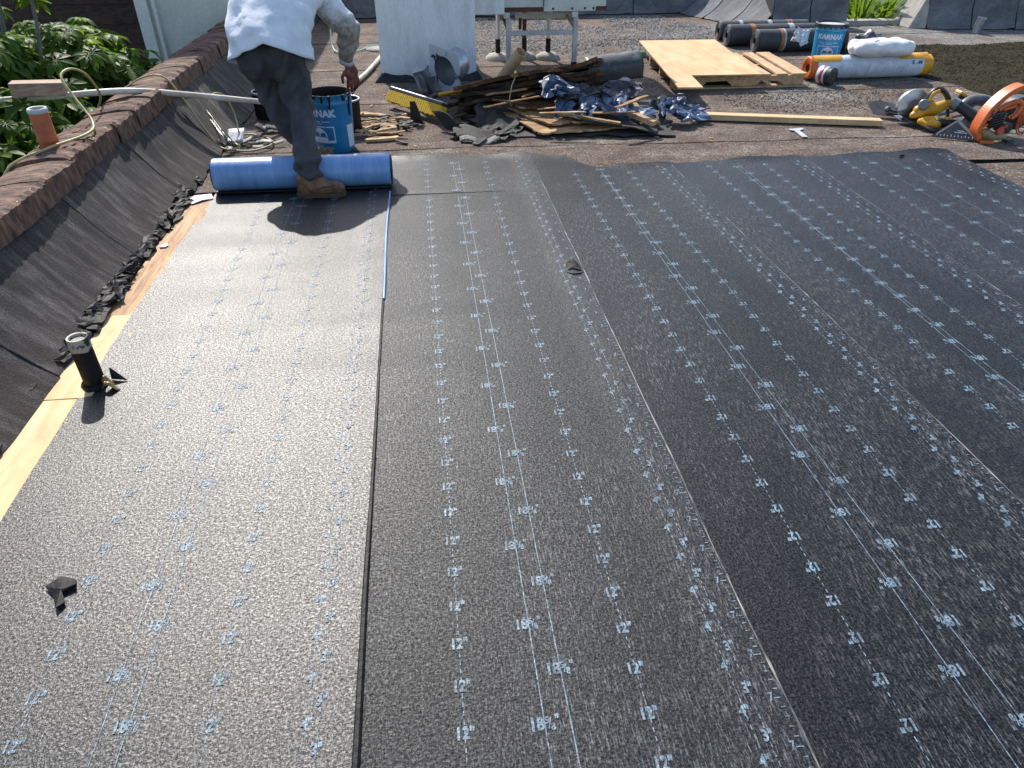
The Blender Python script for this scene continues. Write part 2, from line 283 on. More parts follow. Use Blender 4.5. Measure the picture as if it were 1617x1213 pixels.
class MB:
    def __init__(s): s.v = []; s.f = []
    def add(s, vs, fs):
        o = len(s.v); s.v += [tuple(x) for x in vs]; s.f += [tuple(i+o for i in f) for f in fs]; return s
    def box(s, c, size, rot=None, taper=1.0):
        hx, hy, hz = size[0]/2, size[1]/2, size[2]/2
        pts = [Vector((sx*hx*(taper if sz > 0 else 1), sy*hy*(taper if sz > 0 else 1), sz*hz)) for sz in (-1, 1) for sx, sy in ((-1, -1), (1, -1), (1, 1), (-1, 1))]
        if rot is not None:
            mt = rot if isinstance(rot, Matrix) else Matrix.Rotation(rot, 3, 'Z')
            pts = [mt @ p for p in pts]
        c = Vector(c)
        return s.add([p+c for p in pts], [(3, 2, 1, 0), (4, 5, 6, 7), (0, 1, 5, 4), (1, 2, 6, 5), (2, 3, 7, 6), (3, 0, 4, 7)])
    def bar(s, p0, p1, w, h, roll=0.0):
        p0, p1 = Vector(p0), Vector(p1); u, v, d = frame_from(p1-p0)
        if roll: u, v = u*math.cos(roll)+v*math.sin(roll), v*math.cos(roll)-u*math.sin(roll)
        pts = [p+u*a*w/2+v*b*h/2 for p in (p0, p1) for a, b in ((-1, -1), (1, -1), (1, 1), (-1, 1))]
        return s.add(pts, [(3, 2, 1, 0), (4, 5, 6, 7), (0, 1, 5, 4), (1, 2, 6, 5), (2, 3, 7, 6), (3, 0, 4, 7)])
    def cyl(s, p0, p1, r0, r1=None, n=16, caps=True):
        return s.tube([p0, p1], [r0, r0 if r1 is None else r1], n, caps)
    def tube(s, path, r, n=8, caps=True):
        path = [Vector(p) for p in path]; k = len(path)
        rs = r if isinstance(r, (list, tuple)) else [r]*k
        vs = []; u = None
        for i, p in enumerate(path):
            d = (path[min(i+1, k-1)]-path[max(i-1, 0)])
            if d.length < 1e-9: d = Vector((0, 0, 1))
            d.normalize()
            if u is None: u, v, _ = frame_from(d)
            else:
                u = (u-d*u.dot(d)); u = u.normalized() if u.length > 1e-6 else frame_from(d)[0]
            v = d.cross(u)
            vs += [p+(u*math.cos(2*math.pi*j/n)+v*math.sin(2*math.pi*j/n))*rs[i] for j in range(n)]
        fs = [(i*n+j, i*n+(j+1) % n, (i+1)*n+(j+1) % n, (i+1)*n+j) for i in range(k-1) for j in range(n)]
        if caps: fs += [tuple(reversed(range(n))), tuple((k-1)*n+j for j in range(n))]
        return s.add(vs, fs)
    def lathe(s, prof, c=(0, 0, 0), n=32, axis=None, wob=0.0, seed=0):
        """profile of (radius, height) turned round the axis through c"""
        c = Vector(c); ax = Vector(axis) if axis is not None else Vector((0, 0, 1)); u, v, d = frame_from(ax)
        vs = []
        for i, (r, h) in enumerate(prof):
            for j in range(n):
                a = 2*math.pi*j/n; rr = r*(1+wob*mnoise.noise((math.cos(a)*1.5+seed, math.sin(a)*1.5, h*6)))
                vs.append(c+d*h+(u*math.cos(a)+v*math.sin(a))*rr)
        k = len(prof)
        fs = [(i*n+j, i*n+(j+1) % n, (i+1)*n+(j+1) % n, (i+1)*n+j) for i in range(k-1) for j in range(n)]
        return s.add(vs, fs)
    def grid(s, fn, nu, nv):
        vs = [fn(i/nu, j/nv) for j in range(nv+1) for i in range(nu+1)]
        return s.add(vs, [(j*(nu+1)+i, j*(nu+1)+i+1, (j+1)*(nu+1)+i+1, (j+1)*(nu+1)+i) for j in range(nv) for i in range(nu)])
    def slab(s, fn, nu, nv, th):
        """closed slab: fn(u,v) top surface, thickness th straight down (or a vector)"""
        dv = Vector(th) if not isinstance(th, (int, float)) else Vector((0, 0, -th))
        top = [Vector(fn(i/nu, j/nv)) for j in range(nv+1) for i in range(nu+1)]; n = len(top)
        vs = top+[p+dv for p in top]; W = nu+1
        fs = []
        for j in range(nv):
            for i in range(nu):
                a, b, c, d = j*W+i, j*W+i+1, (j+1)*W+i+1, (j+1)*W+i
                fs += [(a, b, c, d), (d+n, c+n, b+n, a+n)]
        for i in range(nu):
            a, b = i, i+1; fs.append((b, a, a+n, b+n)); a, b = nv*W+i, nv*W+i+1; fs.append((a, b, b+n, a+n))
        for j in range(nv):
            a, b = j*W, (j+1)*W; fs.append((a, b, b+n, a+n)); a, b = j*W+nu, (j+1)*W+nu; fs.append((b, a, a+n, b+n))
        return s.add(vs, fs)
    def poly(s, pts, h, z0=0.0):
        """prism over a plan outline"""
        n = len(pts); vs = [(p[0], p[1], z0) for p in pts]+[(p[0], p[1], z0+h) for p in pts]
        return s.add(vs, [tuple(reversed(range(n))), tuple(range(n, 2*n))]+[(i, (i+1) % n, n+(i+1) % n, n+i) for i in range(n)])
    def xf(s, mt):
        s.v = [tuple(mt @ Vector(p)) for p in s.v]; return s
    def mesh(s, name, mat, smooth=False):
        me = bpy.data.meshes.new(name); me.from_pydata(s.v, [], s.f)
        bm = bmesh.new(); bm.from_mesh(me); bmesh.ops.recalc_face_normals(bm, faces=bm.faces); bm.to_mesh(me); bm.free()
        me.materials.append(mat)
        if smooth: me.polygons.foreach_set('use_smooth', [True]*len(me.polygons))
        me.update(); return me
    def build(s, name, mat, parent=None, smooth=False, bevel=0.0, world=True, angle=None):
        """link as one object; vertices are world coordinates unless world=False"""
        if parent is not None and world:
            L = parent.location.copy(); q = parent.parent
            while q: L += q.location; q = q.parent
            s.v = [(p[0]-L.x, p[1]-L.y, p[2]-L.z) for p in s.v]
        loc = None
        if parent is None and world:
            a = np.array(s.v); loc = Vector(((a[:, 0].min()+a[:, 0].max())/2, (a[:, 1].min()+a[:, 1].max())/2, a[:, 2].min()))
            s.v = [tuple(x) for x in (a-np.array(loc))]
        me = s.mesh(name, mat, smooth)
        o = bpy.data.objects.new(name, me); COL.objects.link(o)
        if parent is not None: o.parent = parent
        if loc is not None: o.location = loc
        if bevel > 0:
            b = o.modifiers.new('bevel', 'BEVEL'); b.width = bevel; b.segments = 2; b.limit_method = 'ANGLE'; b.angle_limit = R(40)
        if smooth and angle: 
            me.set_sharp_from_angle(angle=R(angle))
        return o

def tag(o, label, cat, group=None):
    o['label'] = label; o['category'] = cat
    if group: o['group'] = group
    return o
def thing(name, label, cat, loc=(0, 0, 0), group=None, rot=None):
    o = bpy.data.objects.new(name, None); COL.objects.link(o); o.location = loc; o.empty_display_size = 0.05
    if rot is not None: o.rotation_euler = rot
    return tag(o, label, cat, group)
def struct(o): o['kind'] = 'structure'; return o
def stuff(o): o['kind'] = 'stuff'; return o
def copy_obj(o, parent=None, loc=None, rot=None, scale=None):
    c = o.copy(); COL.objects.link(c)
    if parent is not None: c.parent = parent
    if loc is not None: c.location = loc
    if rot is not None: c.rotation_euler = rot
    if scale is not None: c.scale = scale
    return c

def blob(parts, voxel, smooth=6, disp=None):
    """union of tapered capsules / ellipsoids fused into one continuous skin"""
    b = MB()
    for p in parts:
        if p[0] == 'e':
            _, c, rad, rot = p; ico = bmesh.new(); bmesh.ops.create_icosphere(ico, subdivisions=3, radius=1)
            mt = rot if rot is not None else Matrix.Identity(3)
            b.add([Vector(c)+mt @ Vector((v.co.x*rad[0], v.co.y*rad[1], v.co.z*rad[2])) for v in ico.verts], [[v.index for v in f.verts] for f in ico.faces]); ico.free()
        else:
            p0, p1, r0, r1 = p; p0, p1 = Vector(p0), Vector(p1)
            u, v, d = frame_from(p1-p0); path = []; rs = []
            for k in range(5): a = math.pi/2*k/4; path.append(p0-d*r0*math.cos(a)); rs.append(max(1e-4, r0*math.sin(a)))
            for k in range(5): a = math.pi/2*k/4; path.append(p1+d*r1*math.sin(a)); rs.append(max(1e-4, r1*math.cos(a)))
            b.tube(path, rs, 14)
    me = b.mesh('tmp', m_black); o = bpy.data.objects.new('tmp', me); COL.objects.link(o)
    md = o.modifiers.new('r', 'REMESH'); md.mode = 'VOXEL'; md.voxel_size = voxel
    sm = o.modifiers.new('s', 'SMOOTH'); sm.factor = 0.5; sm.iterations = smooth
    dg = bpy.context.evaluated_depsgraph_get(); ev = o.evaluated_get(dg); m2 = ev.to_mesh()
    nv = len(m2.vertices); co = np.empty(nv*3, dtype=np.float32); m2.vertices.foreach_get('co', co)
    nn = np.empty(nv*3, dtype=np.float32); m2.vertex_normals.foreach_get('vector', nn)
    fs = [tuple(p.vertices) for p in m2.polygons]; co = co.reshape(-1, 3); nn = nn.reshape(-1, 3)
    ev.to_mesh_clear(); bpy.data.objects.remove(o); bpy.data.meshes.remove(me)
    if disp: co = np.array([Vector(c)+Vector(n)*disp(Vector(c)) for c, n in zip(co.tolist(), nn.tolist())])
    r = MB(); r.v = [tuple(map(float, c)) for c in co]; r.f = fs; return r

_gl = {}
def glyph(s, size, off=0.0):
    k = (s, size, off)
    if k in _gl: return _gl[k]
    cu = bpy.data.curves.new('t', 'FONT'); cu.body = s; cu.size = size; cu.align_x = 'CENTER'; cu.align_y = 'CENTER'; cu.offset = off; cu.resolution_u = 2
    o = bpy.data.objects.new('t', cu); COL.objects.link(o)
    dg = bpy.context.evaluated_depsgraph_get(); ev = o.evaluated_get(dg); me = ev.to_mesh()
    vs = [tuple(v.co) for v in me.vertices]; fs = [tuple(p.vertices) for p in me.polygons]
    ev.to_mesh_clear(); bpy.data.objects.remove(o); bpy.data.curves.remove(cu)
    _gl[k] = (vs, fs); return _gl[k]
# ================================================================== THE SETTING
b = MB(); b.grid(lambda u, v: (-120+240*u, -120+240*v, -3.6), 2, 2)
struct(b.build('ground', m_ground))
b = MB(); b.box((3.45, 4.1, -1.78), (10.9, 14.6, 3.5))
deck = struct(b.build('roof_deck', m_roof))
SLOT = random.Random(11)
LAPS = [4.24, 4.93, 6.28, 7.62, 9.05, 11.3]
def lapline(k, x): return LAPS[k]+0.05*math.sin(x*0.7+k*2.1)+0.03*mnoise.noise((x*1.6, k*5.0, 0))+0.008*mnoise.noise((x*12, k*5.0, 3))
for k in range(len(LAPS)-1):          # old cap sheet courses, each lapped over the next
    def f(u, v, k=k):
        x = -1.46+10.2*u; y0, y1 = lapline(k, x)-(0.06 if k else 0), lapline(k+1, x)
        y = y0+(y1-y0)*v
        return (x, y, -0.008+0.0045*(1-v)+0.004*fbm(x*1.3, y*1.3, 3.0)*min(1, v*6)*min(1, (1-v)*6))
    b = MB(); b.slab(f, 90, 8, 0.004); b.build('cap_sheet', m_roof, deck, smooth=True, angle=40)
b = MB(); b.slab(lambda u, v: (3.36+5.4*u, -3+7.2*v, -0.007+0.004*fbm(u*5, v*7, 8)), 20, 30, 0.005); b.build('cap_sheet', m_roof, deck, smooth=True, angle=40)

# ---- membrane sheets ------------------------------------------------------
def sm(t): t = max(0, min(1, t)); return t*t*(3-2*t)
EDGE = [lambda y: -0.235-0.008*(y-0.76), lambda y: 0.69-0.0126*(y-0.65), lambda y: 1.615-0.034*(y-1.29), lambda y: 2.44-0.006*y, lambda y: 3.44]
LEFT = [lambda y: -1.262+0.012*math.sin(y*1.7)+0.006*mnoise.noise((y*5, 0, 0))] + [lambda y, e=e: e(y)-0.078 for e in EDGE[:4]]
FAR = [(-0.4, 4.71), (0.16, 4.71), (0.66, 4.68), (0.90, 4.60), (0.97, 4.42), (1.05, 4.375), (1.59, 4.40), (2.09, 4.45), (2.56, 4.44), (3.34, 4.49), (3.5, 4.44)]
def far(x):
    return float(np.interp(x, [p[0] for p in FAR], [p[1] for p in FAR]))+0.012*mnoise.noise((x*14, 3, 0))+0.006*mnoise.noise((x*40, 7, 0))
def surf(i, x, y):
    """height of sheet i"""
    z = 0.004+0.0042*sm((x-(EDGE[i](y)-0.13))/0.05)
    amp = (1.0, 0.75, 0.45, 0.35, 0.35)[i]
    z += amp*(0.0022*fbm(x*1.1+i*3, y*3.6, i*2.0)+0.0018*fbm(x*4, y*2.0, 5+i))
    if i < 2:
        z += 0.0035*math.exp(-((y-2.55-0.06*x)/0.09)**2)*sm((1.0-abs(x+0.1))*1.3)
        z += 0.0028*math.exp(-((y-2.18+0.05*x)/0.07)**2)*sm((0.9-abs(x+0.2))*1.3)
    if i == 0: z += 0.004*math.exp(-((y-3.35)/0.10)**2)*sm((-0.55-x)*3)
    if i > 0: z += 0.020*sm((y-far(x)+0.07)/0.07)*max(0, fbm(x*2.6, 1.0, 9.0)+0.25)
    return z
def make_sheet(i, y0, yend, mat, label, nx=22, ny=110, lefts=None):
    def f(u, v):
        y = y0; 
        xa = LEFT[i](y0+(4.2-y0)*v); xb = EDGE[i](y0+(4.2-y0)*v); x = xa+(xb-xa)*u
        ye = yend(x); y = y0+(ye-y0)*v
        xa, xb = LEFT[i](y), EDGE[i](y); x = xa+(xb-xa)*u
        return (x, y, surf(i, x, y))
    b = MB(); b.slab(f, nx, ny, 0.0034)
    return tag(b.build('underlayment_sheet', mat, smooth=True, angle=35), label, 'membrane sheet', 'underlayment sheets laid side by side')
S = []
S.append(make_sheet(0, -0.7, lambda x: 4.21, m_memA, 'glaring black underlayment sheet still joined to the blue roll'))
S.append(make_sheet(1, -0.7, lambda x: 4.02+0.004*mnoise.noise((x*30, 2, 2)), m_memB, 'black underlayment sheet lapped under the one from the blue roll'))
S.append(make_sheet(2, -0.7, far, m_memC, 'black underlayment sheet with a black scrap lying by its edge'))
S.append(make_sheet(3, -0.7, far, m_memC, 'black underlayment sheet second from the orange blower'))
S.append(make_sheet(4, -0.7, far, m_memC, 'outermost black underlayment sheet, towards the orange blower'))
def f(u, v):
    x = -0.32+0.97*u; y = 3.99+(far(x)-3.99)*v
    return (x, y, surf(1, x, y)-0.0034*(1-sm((v-0.02)*8))*0-0.0005)
b = MB(); b.slab(lambda u, v: (f(u, v)[0], f(u, v)[1], f(u, v)[2]-0.003+0.003*sm(v*9)), 22, 20, 0.003)
b2_ = MB(); b2_.tube([(x, 4.012+0.004*mnoise.noise((x*9, 1, 1))+0.02*x*0.3, surf(1, x, 4.0)+0.0002) for x in np.linspace(-0.25, 0.42, 24)], [0.0042*(1-0.8*k/23)+0.0004 for k in range(24)], 6); b2_.build('butt_gap', m_tar, S[1])
S2b = tag(b.build('underlayment_offcut', m_memB, smooth=True, angle=35), 'short black underlayment piece filling in beside the blue roll', 'membrane sheet')
# the worn edges of the laps and the film left along the open seam
def ribbon(name, i, ya, yb, w, mat, parent, dx=0.0, dz=0.001, n=120, wob=0.0, jag=0.0):
    b = MB(); pts = []
    for k in range(n+1):
        y = ya+(yb-ya)*k/n; x = EDGE[i](y)+dx+wob*mnoise.noise((y*2.2, i*4.0, 1.0)); ww = w*(1+jag*mnoise.noise((y*23, i, 2.0)))
        z = surf(i, EDGE[i](y)-0.004, y)+dz; pts += [(x-ww/2, y, z), (x+ww/2, y, z-0.0015)]
    b.add(pts, [(2*k, 2*k+1, 2*k+3, 2*k+2) for k in range(n)])
    return b.build(name, mat, parent)
for i in (1, 2, 3, 4):
    ribbon('lap_edge', i, -0.6, min(4.35, far(EDGE[i](4.3))-0.04), 0.0052, m_edge, S[i], -0.002, wob=0.003, jag=0.9)
b = MB()   # blue release film peeping out of the seam
b.tube([(EDGE[0](y)+0.004+0.003*math.sin(y*5), y, 0.0105+0.001*math.sin(y*9)) for y in np.linspace(2.74, 4.06, 30)], 0.0055, 6)
b.build('release_film', m_blueroll, S[0])
b = MB()
b.tube([(EDGE[0](y)+0.005+0.003*fbm(y*1.2, 0, 0), y, 0.0075) for y in np.linspace(-0.65, 2.72, 60)], [0.0045+0.0065*max(0, 1-y/2.2) for y in np.linspace(-0.65, 2.72, 60)], 6)
b.build('dark_seam_edge', m_tar, S[0])  # black tube drawing the shaded sheet edge and gap of the open seam

# ---- printed lap marks on the sheets
def marks(i, parent, ya, yb, flip, zoff=0.0):
    b = MB(); sg = -1 if flip else 1
    def put(gl, x, y, sc=1.0):
        vs, fs = gl
        b.add([(x+sg*p[0]*sc*0.86, y+sg*p[1]*sc*1.06, surf(i, x, y)+0.0013+zoff) for p in vs], [f if not False else f for f in fs])
    def dash(x_of, length, gap, wd):
        y = ya
        while y < yb-length:
            x = x_of(y); x2 = x_of(y+length); z = surf(i, x, y)+0.0012+zoff; z2 = surf(i, x2, y+length)+0.0012+zoff
            b.add([(x-wd/2, y, z), (x+wd/2, y, z), (x2+wd/2, y+length, z2), (x2-wd/2, y+length, z2)], [(0, 1, 2, 3)]); y += length+gap
    xl, xr = LEFT[i], EDGE[i]
    if i == 0: xl = lambda y: EDGE[0](y)-1.0
    # the same layout on every sheet, its phase along the roll set by the sheet
    ph = (0.02, 0.052, 0.075, 0.03, 0.01)[i]
    g12 = glyph('12"', 0.036, 0.0014)
    for col in (lambda y: xl(y)+0.305, lambda y: xr(y)-0.305):
        dash(col, 0.011, 0.009, 0.0026)
        for k in range(-6, 45):
            y = k*0.107+ph
            if ya+.02 < y < yb-.02: put(g12, col(y), y)
    for q, col in enumerate((lambda y: xl(y)+0.473, lambda y: xr(y)-0.473)):
        dash(col, 0.08, 0.0, 0.0026)
        for k in range(-3, 24):
            y = k*0.25+ph+q*0.125
            if ya+.02 < y < yb-.02:
                put(([(p[0]-0.020, p[1], 0) for p in glyph('18', 0.038, 0.0014)[0]], glyph('18', 0.038, 0.0014)[1]), col(y), y)
                put(([(p[0]+0.006, p[1]+0.007, 0) for p in glyph('5', 0.021, 0.0008)[0]], glyph('5', 0.021, 0.0008)[1]), col(y), y)
                put(([(p[0]+0.0125, p[1], 0) for p in glyph('/', 0.030, 0.0006)[0]], glyph('/', 0.030, 0.0006)[1]), col(y), y)
                put(([(p[0]+0.020, p[1]-0.007, 0) for p in glyph('8', 0.021, 0.0008)[0]], glyph('8', 0.021, 0.0008)[1]), col(y), y)
                put(([(p[0]+0.031, p[1]+0.006, 0) for p in glyph('"', 0.030, 0.0009)[0]], glyph('"', 0.030, 0.0009)[1]), col(y), y)
    for q, (s, d) in enumerate((('3"', 0.076), ('4"', 0.102))):
        col = lambda y, d=d: xr(y)-d
        dash(col, 0.011, 0.009, 0.0024)
        for k in range(-6, 45):
            y = k*0.107+ph+0.03-q*0.05
            if ya+.02 < y < yb-.02: put(glyph(s, 0.032, 0.0013), col(y), y)
    for k in range(-30, 220 if i else -30):
        y = k*0.0214+ph
        if ya+.02 < y < yb-.02:
            x = xr(y)-0.012; L = 0.016 if k % 5 == 0 else 0.010; z = surf(i, x, y)+0.0012+zoff
            b.add([(x-L, y, z), (x, y, z), (x, y+0.0028, z), (x-L, y+0.0028, z)], [(0, 1, 2, 3)])
            if k % 5 == 0: put(glyph('7', 0.026, 0.0008), x-0.022, y+0.004)
    o = b.build('printed_marks', m_print, parent); return stuff(o)
marks(0, S[0], -0.6, 4.19, False)
marks(1, S[1], -0.6, 4.0, False)
marks(1, S2b, 4.03, 4.66, False, 0.0004)
marks(2, S[2], -0.6, 4.36, True); marks(3, S[3], -0.6, 4.40, True); marks(4, S[4], -0.6, 4.40, True)

# small scraps on the sheets
def scrap(pts, z, lift, label, name='tar_scrap', mat=None, cat='scrap', group=None):
    cx = sum(p[0] for p in pts)/len(pts); cy = sum(p[1] for p in pts)/len(pts); b = MB(); n = len(pts)
    top = [(cx, cy, z+lift)]+[(p[0], p[1], z+lift*(0.25+0.75*abs(math.sin(k*1.9+cx*7)))) for k, p in enumerate(pts)]
    vs = top+[(a, c, d-0.003) for a, c, d in top]; N = n+1
    fs = [(0, 1+k, 1+(k+1) % n) for k in range(n)]+[(N, N+1+(k+1) % n, N+1+k) for k in range(n)]+[(1+k, N+1+k, N+1+(k+1) % n, 1+(k+1) % n) for k in range(n)]
    b.add(vs, fs); return tag(b.build(name, mat or m_tar), label, cat, group)
scrap([(-1.03, 1.29), (-1.0, 1.315), (-0.965, 1.31), (-0.955, 1.285), (-0.985, 1.265), (-0.962, 1.235), (-0.975, 1.215), (-1.0, 1.26)], 0.006, 0.014, 'torn black scrap lying on the glaring sheet')
sa = thing('tar_scrap', 'curled black tar scrap beside the lap of two dark sheets', 'scrap', (0.61, 2.92, 0.006))
b = MB(); b.tube([(0.575, 2.91, 0.008), (0.60, 2.885, 0.008), (0.635, 2.885, 0.009), (0.655, 2.90, 0.008)], [0.003, 0.007, 0.007, 0.003], 6); b.build('strip', m_tar, sa)
b = MB(); b.slab(lambda u, v: (0.585+0.065*u, 2.925+0.05*v+0.012*math.sin(u*5), 0.010+0.02*math.sin(u*3.1)*(0.4+v)), 6, 4, 0.003); b.build('flake', m_tar, sa)
b = MB(); b.lathe([(0.0, 0.0), (0.012, 0.002), (0.013, 0.010), (0.004, 0.015), (0.0, 0.015)], (0.0, 0.0, 0.0), 7, wob=.6)
tag(MB().add([(x*1.4+3.06, y+4.36, z+0.008) for x, y, z in b.v], b.f).build('tar_scrap', m_tar), 'small black tar lump at the outer sheet corner', 'scrap')

# ---- plywood along the parapet foot
def board(name, x0, x1, y0, y1, z, th, mat, label, seed, cat='board', group=None, skew=0.0):
    b = MB(); b.slab(lambda u, v: (x0+(x1-x0)*u+skew*v+0.004*mnoise.noise((v*9, seed, u))+0.004*(u > .5)*mnoise.noise((v*40, seed, 4)), y0+(y1-y0)*v, z+0.003*fbm(u*2, v*5, seed)), 4, 40, th)
    return tag(b.build(name, mat, smooth=False), label, cat, group)
board('plywood_strip', -1.378, -1.225, 2.735, 4.06, 0.002, 0.014, m_plyold, 'weathered brown plywood strip between parapet foot and blue roll', 1)
board('plywood_strip', -1.392, -1.225, 2.140, 2.731, 0.003, 0.014, m_plynew, 'clean new plywood piece behind the tarred vent pipe', 2)
board('plywood_strip', -1.392, -1.225, -0.7, 2.135, 0.002, 0.014, m_plynew, 'long clean plywood strip in front of the tarred vent pipe', 3)
board('timber_nailer', -1.45, -1.40, -0.7, 4.1, -0.004, 0.012, m_plyold, 'narrow brown timber deep in the gap at the parapet foot', 4)
scrap([(-1.385, 4.02), (-1.36, 4.11), (-1.27, 4.13), (-1.245, 4.06), (-1.30, 4.03), (-1.34, 3.985)], 0.008, 0.006, 'pale torn film corner under the end of the blue roll', 'film_corner', m_wrapW, 'film')
scrap([(-1.36, 3.42), (-1.335, 3.445), (-1.318, 3.43), (-1.325, 3.405), (-1.35, 3.40)], 0.006, 0.005, 'small white sealant crumb on the weathered plywood', 'sealant_crumb', m_white, 'crumb')

# ================================================================== PARAPETS
def parapet(name, p0, p1, nrm, label, joints, mat, h=0.34, off=0.24, top=0.28, depth=3.4, foot=0.05, flat_top=True):
    """upstand from p0 to p1 (plan), nrm points to the roof; sheet panels on the sloping face"""
    p0, p1, n = Vector((*p0, 0)), Vector((*p1, 0)), Vector((*nrm, 0)).normalized(); d = (p1-p0); L = d.length; d.normalize()
    mid = (p0+p1)/2; t = thing(name, label, 'parapet', (mid.x, mid.y, 0))
    prof = [(0.012, -0.02), (0.012, 0.0), (off-0.012, h-0.006), (off+top, h-0.006), (off+top, -depth), (off+0.02, -depth)]
    b = MB(); vs = []
    for s in (0, L):
        vs += [p0+d*s-n*a+Vector((0, 0, z)) for a, z in prof]
    m = len(prof); b.add(vs, [(k, (k+1) % m, m+(k+1) % m, m+k) for k in range(m)]+[tuple(range(m)), tuple(reversed(range(m, 2*m)))])
    b.build('wall_core', m_tarpaper, t)
    def face(s, v, bulge=0.0):
        a = off*v - foot*(1-v)**4; z = h*v
        return p0+d*s-n*(a-bulge)+Vector((0, 0, z+0.004))
    js = [0]+joints+[L]
    for k in range(len(js)-1):
        s0, s1 = js[k]+0.006, js[k+1]-0.006; sd = k*7.3+p0.x
        def f(u, v):
            s = s0+(s1-s0)*u
            vv = v if v > 0 else v+0.04*max(0, fbm(s*7, sd, 0))
            return face(s, vv, 0.006+0.006*fbm(s*2.2, v*2, sd)+(0.006*sm((u-0.93)*14)))
        b = MB(); b.slab(f, max(6, int((s1-s0)*22)), 14, -n*0.006*-1 if False else tuple(-n*0.006)); b.build('sheet_panel', mat, t, smooth=True, angle=40)
    for s in js[1:-1]:
        b = MB(); b.tube([face(s+0.010*mnoise.noise((v*3, s, 0)), v, 0.006) for v in np.linspace(0.0, 1, 14)], [0.006+0.006*abs(mnoise.noise((v*4, s, 2))) for v in np.linspace(0, 1, 14)], 6); b.build('tar_joint', m_tar, t, smooth=True)
    if flat_top:
        b = MB(); b.slab(lambda u, v: tuple(p0+d*L*u-n*(off-0.02+(top+0.03)*v)+Vector((0, 0, h+0.008+0.006*fbm(u*L*2, v*2, 4)))), 20, 4, 0.02); b.build('coping', m_tile if name == 'side_parapet' else mat, t)
    return t, face
JL = [y+1.0 for y in (-0.2, 0.55, 1.40, 2.28, 3.27, 4.12, 5.02, 5.95, 6.88, 7.8, 8.75, 9.7)]
side, sface = parapet('side_parapet', (-1.44, -1.0), (-1.44, 11.0), (1, 0), 'dark streaked parapet with brown tiled coping running beside the plywood', JL, m_pan, flat_top=False)
# coping tiles: ribbed brown pieces lapped along the wall
def tile_mesh(seed):
    prof = [(-0.005, -0.035), (0.0, 0.0), (0.008, 0.052), (0.03, 0.064), (0.10, 0.062), (0.19, 0.052), (0.27, 0.036), (0.30, 0.020), (0.305, -0.03)]
    rg = random.Random(seed); ny = 13; L = 0.335; b = MB(); rows = []
    for j in range(ny+1):
        y = L*j/ny; g = 0.005*(1 if j % 2 else -1)*rg.uniform(.2, 1.1)+0.010*(1-j/ny)
        rows.append([(-a-(0.003*rg.uniform(-1, 1)), y, z+(g+0.003*rg.uniform(-1, 1))*(1 if 1 < k < 8 else 0.3)) for k, (a, z) in enumerate(prof)])
    m = len(prof); b.add([p for r in rows for p in r], [(j*m+k, j*m+k+1, (j+1)*m+k+1, (j+1)*m+k) for j in range(ny) for k in range(m-1)])
    low = [(p[0], p[1], p[2]-0.03) for p in rows[0]]; b.add(rows[0]+low, [(k, k+1, m+k+1, m+k) for k in range(m-1)])
    return b.mesh('coping_tile', m_tile)
TM = [tile_mesh(k) for k in range(6)]
rg = random.Random(5); y = -1.0; k = 0
nail = MB(); nail.lathe([(0.0, 0.004), (0.004, 0.003), (0.006, 0.0), (0.0, -0.002)], (0, 0, 0), 8); nail_me = nail.mesh('nail', m_bandW)
while y < 10.9:
    o = bpy.data.objects.new('coping_tile', TM[k % 6]); COL.objects.link(o); o.parent = side
    o.location = (-1.655-(-1.44)+rg.uniform(-.008, .008), y-5.0, 0.352+rg.uniform(-.004, .006)); o.rotation_euler = (rg.uniform(-.015, .015), rg.uniform(-.02, .02), rg.uniform(-.02, .02))
    if 1.6 < y < 8.5:
        for q in range(2):
            nn = bpy.data.objects.new('nail', nail_me); COL.objects.link(nn); nn.parent = o; nn.location = (-0.02-0.012*q, 0.06+0.16*q+rg.uniform(-.03, .03), 0.060+rg.uniform(-.003, .004))
    y += 0.30; k += 1
b = MB(); b.grid(lambda u, v: (-1.955-0.02*u, -1.0+12*v, 0.36-3.9*u), 2, 2)   # outer face below the coping
b.build('outer_face', m_conc, side)
# torn tar along the foot
rg = random.Random(21); b = MB()
for k in range(130):
    y = rg.choice((rg.uniform(2.35, 4.45), rg.uniform(2.6, 4.2), rg.uniform(2.6, 4.4), rg.uniform(-.5, 2.4))); L = rg.uniform(0.05, 0.20); wd = rg.uniform(0.02, 0.06)
    x = -1.432+rg.uniform(-0.015, 0.05)*(1.0 if y > 2.4 else 0.35); z = rg.uniform(0.004, 0.028); sd = rg.random()*50; an = rg.uniform(-.7, .7)
    b.slab(lambda u, v: (x+wd*(v-.5)*math.cos(an)+L*(u-.5)*math.sin(an)*.6+0.014*fbm(u*3, v*3, sd), y+L*(u-.5)+0.010*fbm(u*4, v*4, sd+9), z+0.016*fbm(u*2.0, v*1.5, sd+5)+0.022*(1-v)), 6, 3, 0.005)
stuff(b.build('torn_tar', m_tar, side))

